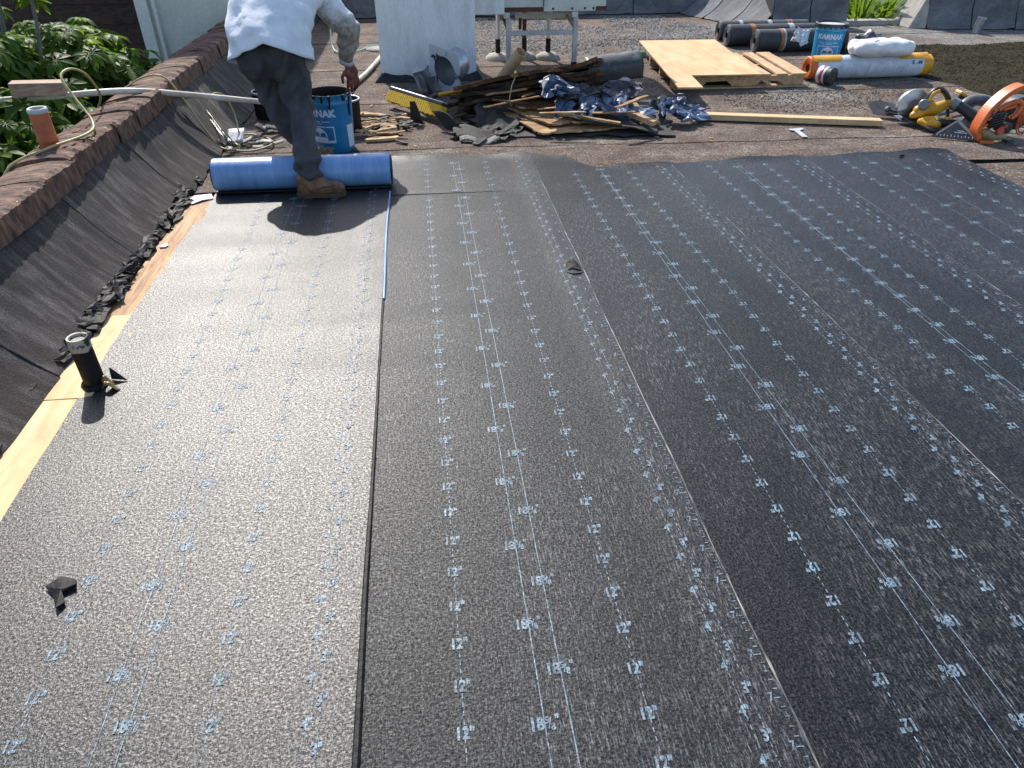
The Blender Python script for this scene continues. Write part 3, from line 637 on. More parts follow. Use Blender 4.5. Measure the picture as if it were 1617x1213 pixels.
def far_wall(name, p0, p1, nrm, label, nj, **kw):
    L = math.dist(p0, p1); return parapet(name, p0, p1, nrm, label, [L*(k+1)/(nj+1) for k in range(nj)], m_pan2, **kw)[0]
far_wall('back_parapet', (-1.44, 11.0), (4.05, 11.0), (0, -1), 'dark grey sheeted back parapet behind the metal unit', 4, h=0.5, off=0.10)
far_wall('back_parapet', (3.78, 10.95), (4.32, 9.55), (-0.93, -0.36), 'angled grey upstand with curved foot joining two back parapets', 2, h=0.42, off=0.30, foot=0.20)
far_wall('back_parapet', (4.36, 9.50), (5.30, 9.42), (-0.08, -1), 'grey parapet length behind the black felt rolls', 1, h=0.42, off=0.10)
far_wall('back_parapet', (6.30, 9.30), (8.95, 8.85), (-0.16, -1), 'grey parapet length beside the strap leaved plant and pipe stub', 4, h=0.5, off=0.13)
# sloping end of the right hand parapet
b = MB(); b.add([(6.30, 9.28, 0), (6.12, 9.36, 0), (6.34, 9.42, 0.44), (6.40, 9.40, 0.46), (6.30, 9.75, 0), (6.12, 9.75, 0), (6.34, 9.75, .44), (6.40, 9.75, .46)], [(0, 1, 2, 3), (1, 5, 6, 2), (4, 5, 6, 7), (3, 2, 6, 7), (0, 3, 7, 4)])
tag(b.build('parapet_end', m_conc, bevel=0.01), 'pale sloping cement end of the grey parapet by the strap leaves', 'parapet')
b = MB(); b.slab(lambda u, v: (5.2+1.15*u, 9.62+0.16*v, 0.055+0.006*fbm(u*4, v, 2)), 10, 2, 0.10)
tag(b.build('low_kerb', m_conc), 'low grey cement kerb in the gap between two parapets', 'kerb')

# gravel and moss
rg = random.Random(3)
def pebbles(n, pick, smin, smax, flat=0.6):
    b = MB()
    for _ in range(n):
        x, y, z = pick(); s = rg.uniform(smin, smax); a = rg.random()*6.28
        vs = [(s*math.cos(a), s*math.sin(a), 0), (-s*.8*math.sin(a), s*.8*math.cos(a), 0), (-s*math.cos(a), -s*math.sin(a), 0), (s*.8*math.sin(a), -s*.8*math.cos(a), 0), (rg.uniform(-.4, .4)*s, rg.uniform(-.4, .4)*s, s*flat)]
        b.add([(x+p[0], y+p[1], z+p[2]) for p in vs], [(0, 1, 4), (1, 2, 4), (2, 3, 4), (3, 0, 4)])
    return b
def inpatch(x0, x1, y0, y1, sd):
    while True:
        x, y = rg.uniform(x0, x1), rg.uniform(y0, y1); e = ((x-(x0+x1)/2)/((x1-x0)/2))**4+((y-(y0+y1)/2)/((y1-y0)/2))**4
        if e+1.3*fbm(x*1.1, y*1.1, sd) < 0.75: return x, y, -0.004
o = pebbles(5200, lambda: inpatch(0.3, 3.6, 7.9, 10.8, 1), 0.009, 0.024).build('loose_gravel', m_gravel)
tag(stuff(o), 'grey loose gravel spread behind the metal stand', 'gravel')
m_dgravel = pm('dark_gravel', (0.10, 0.092, 0.075), (0.035, 0.032, 0.027), 30, 0.9, 0.002, 120, c3=(0.19, 0.175, 0.145), lo=.3, hi=.7)
o = pebbles(2000, lambda: inpatch(1.9, 4.2, 5.45, 7.0, 2), 0.005, 0.014).build('loose_gravel', m_dgravel)
tag(stuff(o), 'dark loose gravel around the front of the pallet', 'gravel')
b = MB(); b.grid(lambda u, v: (4.15+3.6*u+0.5*(1-v), 5.75+2.65*v+0.1*math.sin(u*9), -0.012+0.05*sm(min(u, 1-u, v, 1-v)*7+0.25*fbm(u*5, v*5, 2))*(0.8+0.5*fbm(u*26, v*22, 7))), 110, 90)
mo = b.build('moss', m_moss, smooth=True); tag(stuff(mo), 'dark brown green moss bed beyond the power tools', 'moss')
pb = pebbles(15000, lambda: (lambda u, v: (4.15+3.6*u+0.5*(1-v), 5.75+2.65*v+0.1*math.sin(u*9), -0.012+0.05*sm(min(u, 1-u, v, 1-v)*7+0.25*fbm(u*5, v*5, 2))*(0.8+0.5*fbm(u*26, v*22, 7))-0.004))(rg.uniform(.02, .98), rg.uniform(.02, .98)), 0.004, 0.012, 1.0)
stuff(pb.build('moss_tufts', m_moss, mo))

# white mark of spilt sealant on the roof
b = MB(); b.poly([(2.615, 4.86), (2.655, 4.86), (2.668, 5.02), (2.72, 5.06), (2.715, 5.085), (2.60, 5.065), (2.605, 5.04), (2.628, 5.02)], 0.004, 0.003)
tag(b.build('sealant_mark', m_bandW), 'pale bent dab of sealant on the roof below the long lumber', 'dab')

# ================================================================== NEIGHBOUR HOUSE
hs = thing('neighbour_house', 'pale green rendered house corner behind the umbrella tree', 'house', (-2.6, 10.5, -3.6))
b = MB(); b.box((-2.56, 11.5, -0.1), (0.84, 5.0, 7.0)); b.build('wall', m_house, hs)
b = MB(); b.box((-3.0, 8.985, -0.1), (0.13, 0.06, 7.0)); b.build('corner_board', m_trim, hs, bevel=0.004)
b = MB(); b.box((-2.87, 8.975, -0.1), (0.035, 0.05, 7.0)); b.build('corner_bead', m_trim, hs, bevel=0.003)
b = MB(); b.box((-7.5, 10.6, -0.2), (8.9, 1.0, 6.8)); b.build('side_wall', m_shingle, hs)
for k in range(9):
    b = MB(); z = -1.0+0.22*k
    b.slab(lambda u, v: (-11.5+8.43*u, 10.09-0.02*(1-v), z+0.24*v), 40, 1, (0, 0.03, 0)); b.build('shingle_course', m_shingle, hs)
# ================================================================== BLUE ROLL
def spiral_end(x, cy, cz, r0, r1, turns, sx, mat, parent, name='spiral_end', th=0.004):
    b = MB(); n = int(turns*22); pts = []
    for k in range(n+1):
        a = 2*math.pi*turns*k/n; r = r0+(r1-r0)*k/n; e = 0.004*mnoise.noise((a*0.4, r*30, 1))
        pts.append((x+sx*(0.004+e), cy+r*math.cos(a), cz+r*math.sin(a)))
    b.tube(pts, (r1-r0)/turns*0.36, 5); return b.build(name, mat, parent)
RR, RY = 0.090, 4.20
RZ = RR+0.008
roll = thing('underlayment_roll', 'blue film wrapped underlayment roll across the far end of the sheet', 'roll', (-0.745, RY, 0.006))
b = MB(); prof = [(0.03, 0.006), (RR-0.004, 0.0)]+[(RR*(1+0.006*math.sin(k*1.3)), 0.004+0.99*k/24) for k in range(25)]+[(RR-0.004, 1.0), (0.03, 0.994)]
b.lathe(prof, (-1.245, RY, RZ), 48, axis=(1, 0, 0), wob=0.006); b.build('film_wrap', m_blueroll, roll, smooth=True, angle=40)
b = MB(); b.lathe([(0.028, -0.002), (0.036, -0.002), (0.036, 1.002), (0.028, 1.002), (0.028, -0.002)], (-1.245, RY, RZ), 24, axis=(1, 0, 0)); b.build('cardboard_core', m_card, roll, smooth=True, angle=40)
spiral_end(-0.245, RY, RZ, 0.036, RR-0.004, 9, 1, m_blackfilm, roll); spiral_end(-1.245, RY, RZ, 0.036, RR-0.004, 9, -1, m_blackfilm, roll)
b = MB(); b.slab(lambda u, v: (-1.243+0.996*u, RY-0.012-0.075*v, 0.0085+(0.012*v)*(1 if v > .2 else 0)), 6, 6, 0.003); b.build('loose_lap', m_memA, roll)

# ================================================================== PERSON
P = dict(pel=(-.86, 4.47, .70), rh=(-.775, 4.45, .67), lh=(-.945, 4.49, .67), rk=(-.738, 4.40, .40), lk=(-.905, 4.56, .38), ra=(-.695, 4.055, .115), la=(-.800, 4.64, .10),
         chest=(-.83, 4.72, .90), neck=(-.80, 4.95, .99), rs=(-.62, 4.84, .955), re=(-.455, 4.86, .745), rw=(-.497, 4.955, .565), ls=(-.98, 4.90, .95), le=(-.97, 5.08, .72), lw=(-.93, 5.16, .52))
P = {k: Vector(v) for k, v in P.items()}
per = thing('person', 'person in white shirt and dark trousers bending over the blue roll and bucket', 'person', (-.75, 4.3, 0))
hd = Vector((-.785, 5.085, 1.085))
HR = Vector((-.480, 4.965, .480))                      # right palm
def hand_parts(wr, palm, d, side, K=1.2):
    """palm with five unequal bent fingers; d = pointing direction, side = towards the thumb"""
    d = Vector(d).normalized(); s = (Vector(side)-d*Vector(side).dot(d)).normalized(); n = d.cross(s)
    out = [(wr, palm-d*0.03*K, 0.028, 0.032), ('e', palm, (0.019*K, 0.040*K, 0.044*K), Matrix((n, s, d)).transposed())]
    for k, (o, L, r) in enumerate(((0.030, .070, .0095), (0.010, .078, .0098), (-0.011, .072, .0095), (-0.031, .056, .0085))):
        o *= K; L *= K; r *= 1.12; a = palm+d*0.036*K+s*o; m1 = a+d*L*0.45+n*0.010+s*o*0.12; m2 = m1+d*L*0.32+n*0.020; m3 = m2+d*L*0.16+n*0.024
        out += [(a, m1, r, r*.95), (m1, m2, r*.95, r*.9), (m2, m3, r*.9, r*.75)]
    a = palm-d*0.015*K+s*0.034*K; m1 = a+s*0.022*K+d*0.024*K+n*0.006; m2 = m1+d*0.034*K+n*0.018-s*0.006
    out += [(a, m1, .012, .011), (m1, m2, .011, .009)]
    return out
body = [(P['pel'], P['chest'], .085, .10), (P['chest'], P['neck'], .10, .06), (P['neck'], hd, .05, .055), ('e', hd, (.073, .085, .105), Matrix.Rotation(R(55), 3, 'X')),
        (P['rs'], P['re'], .048, .038), (P['re'], P['rw'], .036, .027), (P['ls'], P['le'], .048, .038), (P['le'], P['lw'], .036, .027), (P['chest'], P['rs'], .09, .05), (P['chest'], P['ls'], .09, .05),
        (P['pel'], P['rh'], .10, .085), (P['pel'], P['lh'], .10, .085), (P['rh'], P['rk'], .075, .052), (P['rk'], P['ra'], .048, .034), (P['lh'], P['lk'], .075, .052), (P['lk'], P['la'], .048, .034),
        (P['ra'], P['ra']+Vector((.10, 0, -.07)), .034, .026), (P['la'], P['la']+Vector((.06, .05, -.06)), .034, .026)]
fwd = Vector((0.05, .75, -.66)).normalized()            # where the face looks: down and ahead
body += [('e', hd+fwd*.085, (.012, .018, .018), None), ('e', hd+Vector((.072, 0, .0)), (.010, .018, .028), None), ('e', hd-Vector((.072, 0, 0)), (.010, .018, .028), None)]
o = blob(body, 0.011, 4).build('body', m_skin, per, smooth=True)
blob(hand_parts(P['rw'], HR, (0.10, 0.10, -1), (-0.8, -.55, 0)), 0.0042, 3).build('right_hand', m_hand, per, smooth=True)
blob(hand_parts(P['lw'], P['lw']+Vector((.03, .03, -.07)), (.3, .3, -1), (.9, .2, 0)), 0.0042, 3).build('left_hand', m_hand, per, smooth=True)
# face features
b = MB()
for s in (-1, 1): b.lathe([(0.0, 0.006), (0.008, 0.003), (0.010, -0.003), (0.0, -0.006)], tuple(hd+fwd*.078+Vector((s*.030, 0, .025))), 10, axis=tuple(fwd))
b.build('eyes', m_white, per, smooth=True)
b = MB(); b.tube([tuple(hd+fwd*.082+Vector((s, -.012, -.035))) for s in (-.022, 0, .022)], [.003, .006, .003], 6); b.build('mouth', m_hand, per, smooth=True)
blob([('e', hd-fwd*.012+Vector((0, .0, .012)), (.080, .086, .104), Matrix.Rotation(R(55), 3, 'X'))], 0.012, 2, lambda c: 0.004*mnoise.noise(c*60)).build('hair', m_hair, per, smooth=True)
b = MB()
# trousers
def fold(c):
    return 0.010*fbm(c.x*9, c.y*9, c.z*5+3)+0.010*math.sin(c.z*70+c.x*30+5*mnoise.noise(c*6))*sm((.34-c.z)*6)+0.013*math.sin(c.z*44-c.x*60+4*mnoise.noise(c*7))*max(0, .3+mnoise.noise(c*4))
rm = P['rk'].lerp(P['ra'], 0.55); lm_ = P['lk'].lerp(P['la'], .55)
tro = [((-.96, 4.49, .735), (-.76, 4.49, .735), .10, .10), ('e', P['pel']+Vector((0, .0, -.02)), (.185, .115, .10), None), ('e', P['pel']+Vector((.085, -.04, -.05)), (.108, .10, .11), None), ('e', P['pel']+Vector((-.085, -.035, -.05)), (.106, .10, .11), None),
       (P['rh']+Vector((0, -.01, -.035)), P['rh'].lerp(P['rk'], .5), .102, .092), (P['rh'].lerp(P['rk'], .5), P['rk'], .092, .078), (P['rk'], rm, .076, .068), (rm, P['ra']+Vector((-.004, .03, .055)), .070, .070), (P['ra']+Vector((-.004, .03, .055)), P['ra']+Vector((.004, .006, .024)), .071, .066),
       (P['lh']+Vector((0, 0, -.03)), P['lh'].lerp(P['lk'], .5), .098, .086), (P['lh'].lerp(P['lk'], .5), P['lk'], .086, .073), (P['lk'], lm_, .071, .066), (lm_, P['la']+Vector((0, 0, .05)), .066, .064)]
o = blob(tro, 0.010, 5, fold).build('trousers', m_pants, per, smooth=True)
# back pocket, stitched seam
def on_seat(dx, dz): return Vector((P['pel'].x+dx, 0, P['pel'].z+dz))
b = MB(); 
b.tube([tuple(P['rh']+Vector((.075+.02*t, -.075-.01*t, .02-.25*t))) for t in np.linspace(0, 1, 8)], .0022, 5); b.build('side_seam', m_pants, per)
# shirt: loft up the back, hem hanging over the seat
rings = [(-.86, 4.45, .672, .222, .168), (-.865, 4.475, .735, .228, .165), (-.862, 4.54, .80, .232, .150), (-.852, 4.62, .865, .243, .150), (-.838, 4.71, .918, .246, .142), (-.822, 4.80, .958, .238, .130), (-.808, 4.88, .985, .205, .110), (-.80, 4.945, .995, .115, .085), (-.797, 4.975, .995, .062, .062)]
axis_d = [Vector((0, .35, .94)), Vector((0, .5, .87)), Vector((0, .68, .73)), Vector((0, .8, .6)), Vector((0, .88, .47)), Vector((0, .93, .36)), Vector((0, .97, .2)), Vector((0, 1, 0)), Vector((0, 1, 0))]
N = 56; vs = []; b = MB(); nr = len(rings); rows = []
SUB = 5
for q in range((nr-1)*SUB+1):
    i = min(q//SUB, nr-2); t = q/SUB-i
    A, B = rings[i], rings[i+1]; c = [A[k]+(B[k]-A[k])*t for k in range(5)]; d = (axis_d[i].lerp(axis_d[i+1], t)).normalized()
    back = Vector((0, -d.z, d.y))                     # outward at the spine, facing the camera and up
    row = []
    for j in range(N):
        a = 2*math.pi*j/N; lx, lb = math.cos(a), math.sin(a)
        p = Vector(c[:3])+Vector((1, 0, 0))*lx*c[3]+back*lb*c[4]*(1 if lb > 0 else .85)
        fl = max(0, 1-q/6.0)
        p += (Vector((1, 0, 0))*lx+back*lb)*(0.014*fl*fl)
        if q < 10: p.z += 0.030*max(0, lb)*(1-q/10)*(1-1.6*abs(lx)) - 0.022*(1-q/10)*abs(lx)
        nrm = (Vector((lx, 0, 0))+back*lb)
        w1 = 0.019*math.sin(p.z*26+p.x*30+3.5*mnoise.noise(p*5))*max(0, mnoise.noise(p*3.1)+.35)+0.010*fbm(p.x*10, p.y*10, p.z*10)+0.007*math.sin(p.z*62-p.x*48+5*mnoise.noise(p*7))*max(0, mnoise.noise(p*4+Vector((3, 0, 0)))+.3)
        w1 += 0.012*math.sin((p.x*1.0+p.y*.9)*55+2*mnoise.noise(p*6))*sm((p.x+.74)*6)*sm((p.y-4.55)*6)
        row.append(p+nrm*w1)
    rows.append(row)
for r in rows: vs += r
b.add(vs, [(i*N+j, i*N+(j+1) % N, (i+1)*N+(j+1) % N, (i+1)*N+j) for i in range(len(rows)-1) for j in range(N)])
o = b.build('shirt', m_shirt, per, smooth=True); sd = o.modifiers.new('thick', 'SOLIDIFY'); sd.thickness = .004
def sl_fold(c): return 0.007*math.sin(c.z*52-c.x*30+4*mnoise.noise(c*8))*max(0, .4+mnoise.noise(c*4))+0.004*fbm(c.x*20, c.y*20, c.z*20)
mm = P['re'].lerp(P['rw'], .55)
blob([(Vector((-.70, 4.79, .95)), P['rs'], .115, .088), (P['rs'], P['rs'].lerp(P['re'], .65), .088, .078), (P['rs'].lerp(P['re'], .5), P['re'], .079, .074), (P['re'], mm, .074, .064), (mm, P['rw']+Vector((0, 0, .012)), .064, .048)], 0.009, 6, sl_fold).build('right_sleeve', m_sleeve2, per, smooth=True)
b = MB(); b.lathe([(.040, -.014), (.047, -.012), (.049, 0), (.047, .012), (.040, .014)], tuple(P['rw']+Vector((-.002, .004, -.010))), 24, axis=tuple((P['rw']-mm)), wob=.12); b.build('cuff', m_bandW, per, smooth=True)
blob([(Vector((-.93, 4.84, .95)), P['ls'], .105, .082), (P['ls'], P['le'], .080, .066), (P['le'], P['lw'], .066, .044)], 0.010, 5, sl_fold).build('left_sleeve', m_shirt, per, smooth=True)
# boots
def boot(ank, yaw, nm):
    mt = Matrix.Translation(Vector((ank.x, ank.y, 0.006))) @ Matrix.Rotation(yaw, 4, 'Z')
    up_ = [((-.012, .012, .13), (-.012, 0, .07), .046, .052), ((-.02, 0, .055), (.06, 0, .052), .050, .047), ((.0, 0, .10), (.07, 0, .060), .044, .042), ((.06, 0, .050), (.155, .004, .043), .046, .037), ((-.035, 0, .045), (-.03, 0, .09), .043, .045)]
    r = blob([(mt @ Vector(a), mt @ Vector(c), r0, r1) for a, c, r0, r1 in up_], 0.007, 3, lambda c: 0.003*fbm(c.x*22, c.y*22, c.z*22))
    r.v = [(p[0], p[1], max(p[2], 0.022)) for p in r.v]
    bo = r.build(nm, m_boot, per, smooth=True)
    out = [(-.082, .0), (-.075, .032), (-.03, .046), (.03, .040), (.09, .050), (.15, .048), (.188, .028), (.197, 0), (.188, -.026), (.15, -.044), (.09, -.046), (.03, -.038), (-.03, -.044), (-.075, -.032)]
    bs = MB(); bs.poly(out, 0.026, 0.0); bs.xf(mt); so_ = bs.build('sole', m_sole, bo, bevel=.004)
    lc = MB()
    for k in range(4):
        x = .035+.022*k; z = .112-.016*k; lc.tube([tuple(mt @ Vector((x, -.022, z-.006))), tuple(mt @ Vector((x+.004, 0, z+.006))), tuple(mt @ Vector((x, .022, z-.006)))], .003, 5)
    lc.build('lace', m_chip, bo)
    ts = MB(); ts.tube([tuple(mt @ Vector((x, y, z))) for x, y, z in ((.045, -.047, .055), (.085, -.046, .066), (.125, -.038, .068), (.152, -.018, .070), (.158, 0, .071), (.152, .018, .070), (.125, .038, .068), (.085, .046, .066), (.045, .047, .055))], .0032, 6); ts.build('toe_seam', m_sole, bo, smooth=True)
    hs_ = MB(); hs_.tube([tuple(mt @ Vector((x, y, z))) for x, y, z in ((.02, -.052, .03), (-.02, -.050, .075), (-.055, -.030, .098), (-.066, 0, .10), (-.055, .030, .098), (-.02, .050, .075))], .003, 6); hs_.build('heel_seam', m_sole, bo, smooth=True)
    hl = MB(); hl.poly([(-.085, 0), (-.077, .033), (-.03, .047), (.012, .042), (.012, -.040), (-.03, -.045), (-.077, -.033)], .012, -.004); hl.xf(mt); hl.build('heel', m_darksteel, bo); return bo
boot(Vector((-.695, 4.045, 0)), R(-3), 'boot'); boot(P['la'], R(25), 'boot')
# the scraping blade in the hand
kn = thing('putty_knife', 'small black putty knife held in the stained hand over the bucket', 'knife', (-.47, 4.99, .36))
b = MB(); b.tube([(-.478, 4.99, .455), (-.466, 4.995, .405), (-.462, 5.0, .375)], [.010, .012, .009], 10); b.build('handle', m_black, kn, smooth=True)
b = MB(); b.bar((-.462, 5.0, .378), (-.495, 4.995, .338), .030, .003); b.build('blade', m_tar, kn)

# ================================================================== BUCKETS
def wrap(b, pts, fs, c, rad_at, a0, z0, off=0.0012):
    """lay flat print (x right, y up) round a bucket; a0 = bearing of x=0"""
    vs = []
    for p in pts:
        z = z0+p[1]; r = rad_at(z)+off; a = a0+p[0]/r
        vs.append((c[0]+r*math.cos(a), c[1]+r*math.sin(a), c[2]+z))
    b.add(vs, fs)
def rect(x0, y0, x1, y1, nx=10):
    pts = [(x0+(x1-x0)*i/nx, y) for y in (y0, y1) for i in range(nx+1)]; return pts, [(i, i+1, nx+2+i, nx+1+i) for i in range(nx)]
def bucket(name, loc, label, mat, a0, lid, group, tilt=(0, 0)):
    t = thing(name, label, 'bucket', loc, group); H = 0.365
    rad = lambda z: 0.128+0.017*z/H
    b = MB(); b.lathe([(0, 0.004), (0.118, 0.004), (0.124, 0.0), (0.128, 0.008)]+[(rad(z), z) for z in (.05, .12, .2, .28, .30)]+[(rad(.30)+.004, .306), (rad(.30)+.004, .318), (rad(.32), .324), (rad(H)+.001, H-.01), (rad(H)+.005, H-.004), (rad(H)+.005, H+.002), (rad(H)-.002, H), (rad(.3)-.004, .30), (.122, .02), (0, .02)], (0, 0, 0), 56)
    b.build('shell', mat, t, smooth=True, angle=50, world=False)
    b = MB()
    if lid:
        b.lathe([(rad(H)+.009, H-.020), (rad(H)+.010, H+.004), (rad(H)+.002, H+.008), (rad(H)-.008, H-.010), (0, H-.012)], (0, 0, 0), 48); b.build('lid', m_black, t, smooth=True, angle=40, world=False)
        for k in range(18):
            b = MB(); a = k*2*math.pi/18; b.box(((rad(H)+.010)*math.cos(a), (rad(H)+.010)*math.sin(a), H-.022), (.008, .022, .022), Matrix.Rotation(a, 3, 'Z')); b.build('lid_tab', m_black, t, world=False)
        b = MB(); b.lathe([(0, H-.009), (.11, H-.008), (.118, H-.006)], (0, 0, 0), 40); b.build('lid_dust', m_bandW, t, world=False)
    else:
        b.lathe([(rad(.3)-.006, .285), (.05, .28), (0, .279)], (0, 0, 0), 40); b.build('tar_fill', m_tar, t, smooth=True, world=False)
        b = MB()
        rr = random.Random(4)
        b.lathe([(rad(.3)-.0090, .27), (rad(.33)-.0060, .33), (rad(H)-.0035, H-.004), (rad(H)-.001, H+.004), (rad(H)+.003, H+.004)], (0, 0, 0), 40, wob=.008); 
        for k in range(9):
            a = R(-90)+rr.uniform(-1.2, 1.2) if k else R(-84); L = rr.uniform(.01, .05) if k not in (0, 1) else (.085, .14)[k]
            if k == 1: a = R(-28)
            path = [((rad(H-q)+.0045)*math.cos(a+.02*math.sin(q*60)), (rad(H-q)+.0045)*math.sin(a+.02*math.sin(q*60)), H-q+.004) for q in np.linspace(0, L, 6)]
            path = [tuple(v) for v in path]; path = [(x*1.022 if k < 0 else x, y, z) for x, y, z in path]
            b.tube([((rad(H)+.006)*math.cos(a), (rad(H)+.006)*math.sin(a), z) if H-z < .012 else (x, y, z) for x, y, z in path], [.010, .009, .007, .0065, .006, .003], 6)
        b.build('tar_drips', m_tar, t, smooth=True, world=False)
    # wire bail folded down over the rim
    b = MB(); b.tube([((rad(H)+.010)*math.cos(a0+1.5+math.pi*q)*1.0, (rad(H)+.010)*math.sin(a0+1.5+math.pi*q), H-.012-(.10*math.sin(math.pi*q) if lid else -.012*math.sin(math.pi*q))) for q in np.linspace(0, 1, 24)], .0022, 6); b.build('bail', m_steel, t, smooth=True, world=False)
    b = MB()
    for q in (0, 1):
        a = a0+1.5+math.pi*q; b.lathe([(0, .010), (.012, .008), (.014, 0)], ((rad(H)+.002)*math.cos(a), (rad(H)+.002)*math.sin(a), H-.03), 12, axis=(math.cos(a), math.sin(a), 0))
    b.build('bail_ear', m_steel, t, world=False)
    # printing
    b = MB(); vs, fs = glyph('KARNAK', 0.062, 0.0025); wrap(b, [(p[0]*1.0, p[1]) for p in vs], fs, (0, 0, 0), rad, a0, .258)
    for y, x0, x1 in ((.205, -.105, .085), (.1915, -.07, .03)):
        for k in range(14):
            xx = x0+(x1-x0)*k/14
            if (k*7) % 5 != 3: wrap(b, *rect(xx, 0, xx+(x1-x0)/14*.75, .0055, 2), (0, 0, 0), rad, a0, y)
    for x0, y0, x1, y1 in ((-.105, .172, .105, .178), (.098, .085, .105, .172), (-.105, .072, .105, .088), (-.105, .085, -.099, .172), (-.06, .088, .055, .108), (-.035, .030, .012, .0325), (-.035, .046, .012, .0485), (-.035, .030, -.0325, .0485), (.0095, .030, .012, .0485), (-.09, .016, .06, .0185), (.03, .034, .09, .0365), (.03, .043, .08, .0455)):
        wrap(b, *rect(x0, y0, x1, y1), (0, 0, 0), rad, a0, 0)
    n = 16; wrap(b, [(-.005, .112)]+[(-.005+.058*math.cos(q), .112+.056*math.sin(q)) for q in np.linspace(0, math.pi, n+1)], [(0, 1+k, 2+k) for k in range(n)], (0, 0, 0), rad, a0, 0)
    wrap(b, *rect(.195, .03, .26, .175), (0, 0, 0), rad, a0, 0)
    b.build('label_print', m_white, t, world=False)
    b = MB(); vs, fs = glyph('155-AF', 0.026, 0.001); wrap(b, [(p[0]-.005, p[1]) for p in vs], fs, (0, 0, 0), rad, a0, .126, .0022)
    b.build('code_print', mat if not lid else m_black, t, world=False)
    t.rotation_euler = (tilt[0], tilt[1], 0); return t
bucket('pail', (-.645, 4.985, -.002), 'open blue pail with tar dripping over the rim beside the person', m_bucket, R(-124), False, 'blue pails')
bucket('pail', (4.0, 7.36, -.002), 'closed light blue pail among the felt rolls', m_bucket2, R(-112), True, 'blue pails', tilt=(0, 0))
# black can standing by the parapet
t = thing('black_can', 'tar blackened can standing at the parapet behind the person', 'can', (-1.235, 5.86, 0))
b = MB(); b.lathe([(0, .004), (.088, .002), (.092, .01), (.092, .165), (.098, .17), (.098, .185), (.09, .19), (.086, .17), (.086, .14), (0, .14)], (-1.235, 5.86, 0), 32, wob=.03); b.build('shell', m_tar, t, smooth=True, angle=40)
b = MB(); b.lathe([(.094, .172), (.0995, .177), (.0995, .187), (.093, .193), (.088, .187)], (-1.235, 5.86, 0), 32, wob=.04); b.build('rim', m_flash, t, smooth=True)
t = thing('black_can', 'short tar blackened can behind the open blue pail', 'can', (-.60, 5.42, 0))
b = MB(); b.lathe([(0, .004), (.10, .002), (.105, .01), (.108, .2), (.113, .205), (.113, .215), (.10, .21), (.1, .15), (0, .15)], (-.60, 5.42, 0), 32, wob=.03); b.build('shell', m_tar, t, smooth=True, angle=40)
b = MB(); b.lathe([(.110, .208), (.1145, .212), (.1145, .219), (.106, .223), (.102, .216)], (-.60, 5.42, 0), 32, wob=.03); b.build('rim', m_flash, t, smooth=True)

# ================================================================== PIPES, POLE, CORDS, LEFT
t = thing('vent_pipe', 'tar black vent pipe with chipped cream top at the plywood edge', 'pipe', (-1.235, 2.215, -.01))
b = MB(); b.lathe([(.034, -.01), (.034, .165), (.0345, .17)], (-1.235, 2.215, 0), 32, wob=.05); b.build('tarred_pipe', m_tar, t, smooth=True)
b = MB(); b.lathe([(.0337, .150), (.035, .168), (.035, .196), (.0335, .201), (.028, .200), (.026, .19), (.026, .10)], (-1.235, 2.215, 0), 32, wob=.04); b.build('chipped_top', m_cream, t, smooth=True, angle=40)
b = MB(); b.lathe([(.027, .188), (.015, .191), (0, .190)], (-1.235, 2.215, 0), 20); b.build('plug', m_conc, t)
b = MB(); b.lathe([(.035, -.008), (.045, .004), (.039, .018), (.035, .02)], (-1.235, 2.215, 0), 28, wob=.25); b.build('tar_collar', m_tar, t, smooth=True)
t = thing('metal_strap', 'crumpled brass strap end at the foot of the tarred vent pipe', 'strap', (-1.17, 2.185, .006))
b = MB(); b.grid(lambda u, v: (-1.195+.05*u+.006*math.sin(v*7), 2.165+.045*v, .012+.03*math.sin(u*3.6+v*2)*(.6+.4*v)+.006*math.sin(v*9)), 10, 8); o = b.build('bent_strap', m_brass, t, smooth=True); s_ = o.modifiers.new('thick', 'SOLIDIFY'); s_.thickness = .002
b = MB(); b.add([(-1.19, 2.24, .008), (-1.13, 2.225, .008), (-1.185, 2.25, .05), (-1.19, 2.25, .05), (-1.19, 2.243, .008), (-1.13, 2.228, .008)], [(0, 1, 2), (4, 5, 3), (1, 5, 3, 2), (0, 2, 3, 4), (0, 4, 5, 1)]); b.build('torn_corner', m_darksteel, t)

t = thing('clay_pipe', 'orange clay vent pipe with chipped top outside the tiled coping', 'pipe', (-1.84, 3.72, .36))
b = MB(); b.lathe([(.043, -.05), (.043, .045), (.046, .05), (.046, .056), (.043, .062), (.042, .19), (.040, .195), (.034, .195), (.033, .10)], (-1.84, 3.72, .40), 28, wob=.03); b.build('pipe', m_clay, t, smooth=True, angle=40)
b = MB(); b.lathe([(.0425, .178), (.0445, .186), (.041, .199), (.033, .198), (.031, .188)], (-1.84, 3.72, .40), 28, wob=.10); b.build('chipped_rim', m_bandW, t, smooth=True)
b = MB(); b.lathe([(.085, -.03), (.066, .004), (.046, .018)], (-1.84, 3.72, .40), 24, wob=.3); b.build('mortar', m_tile, t, smooth=True)

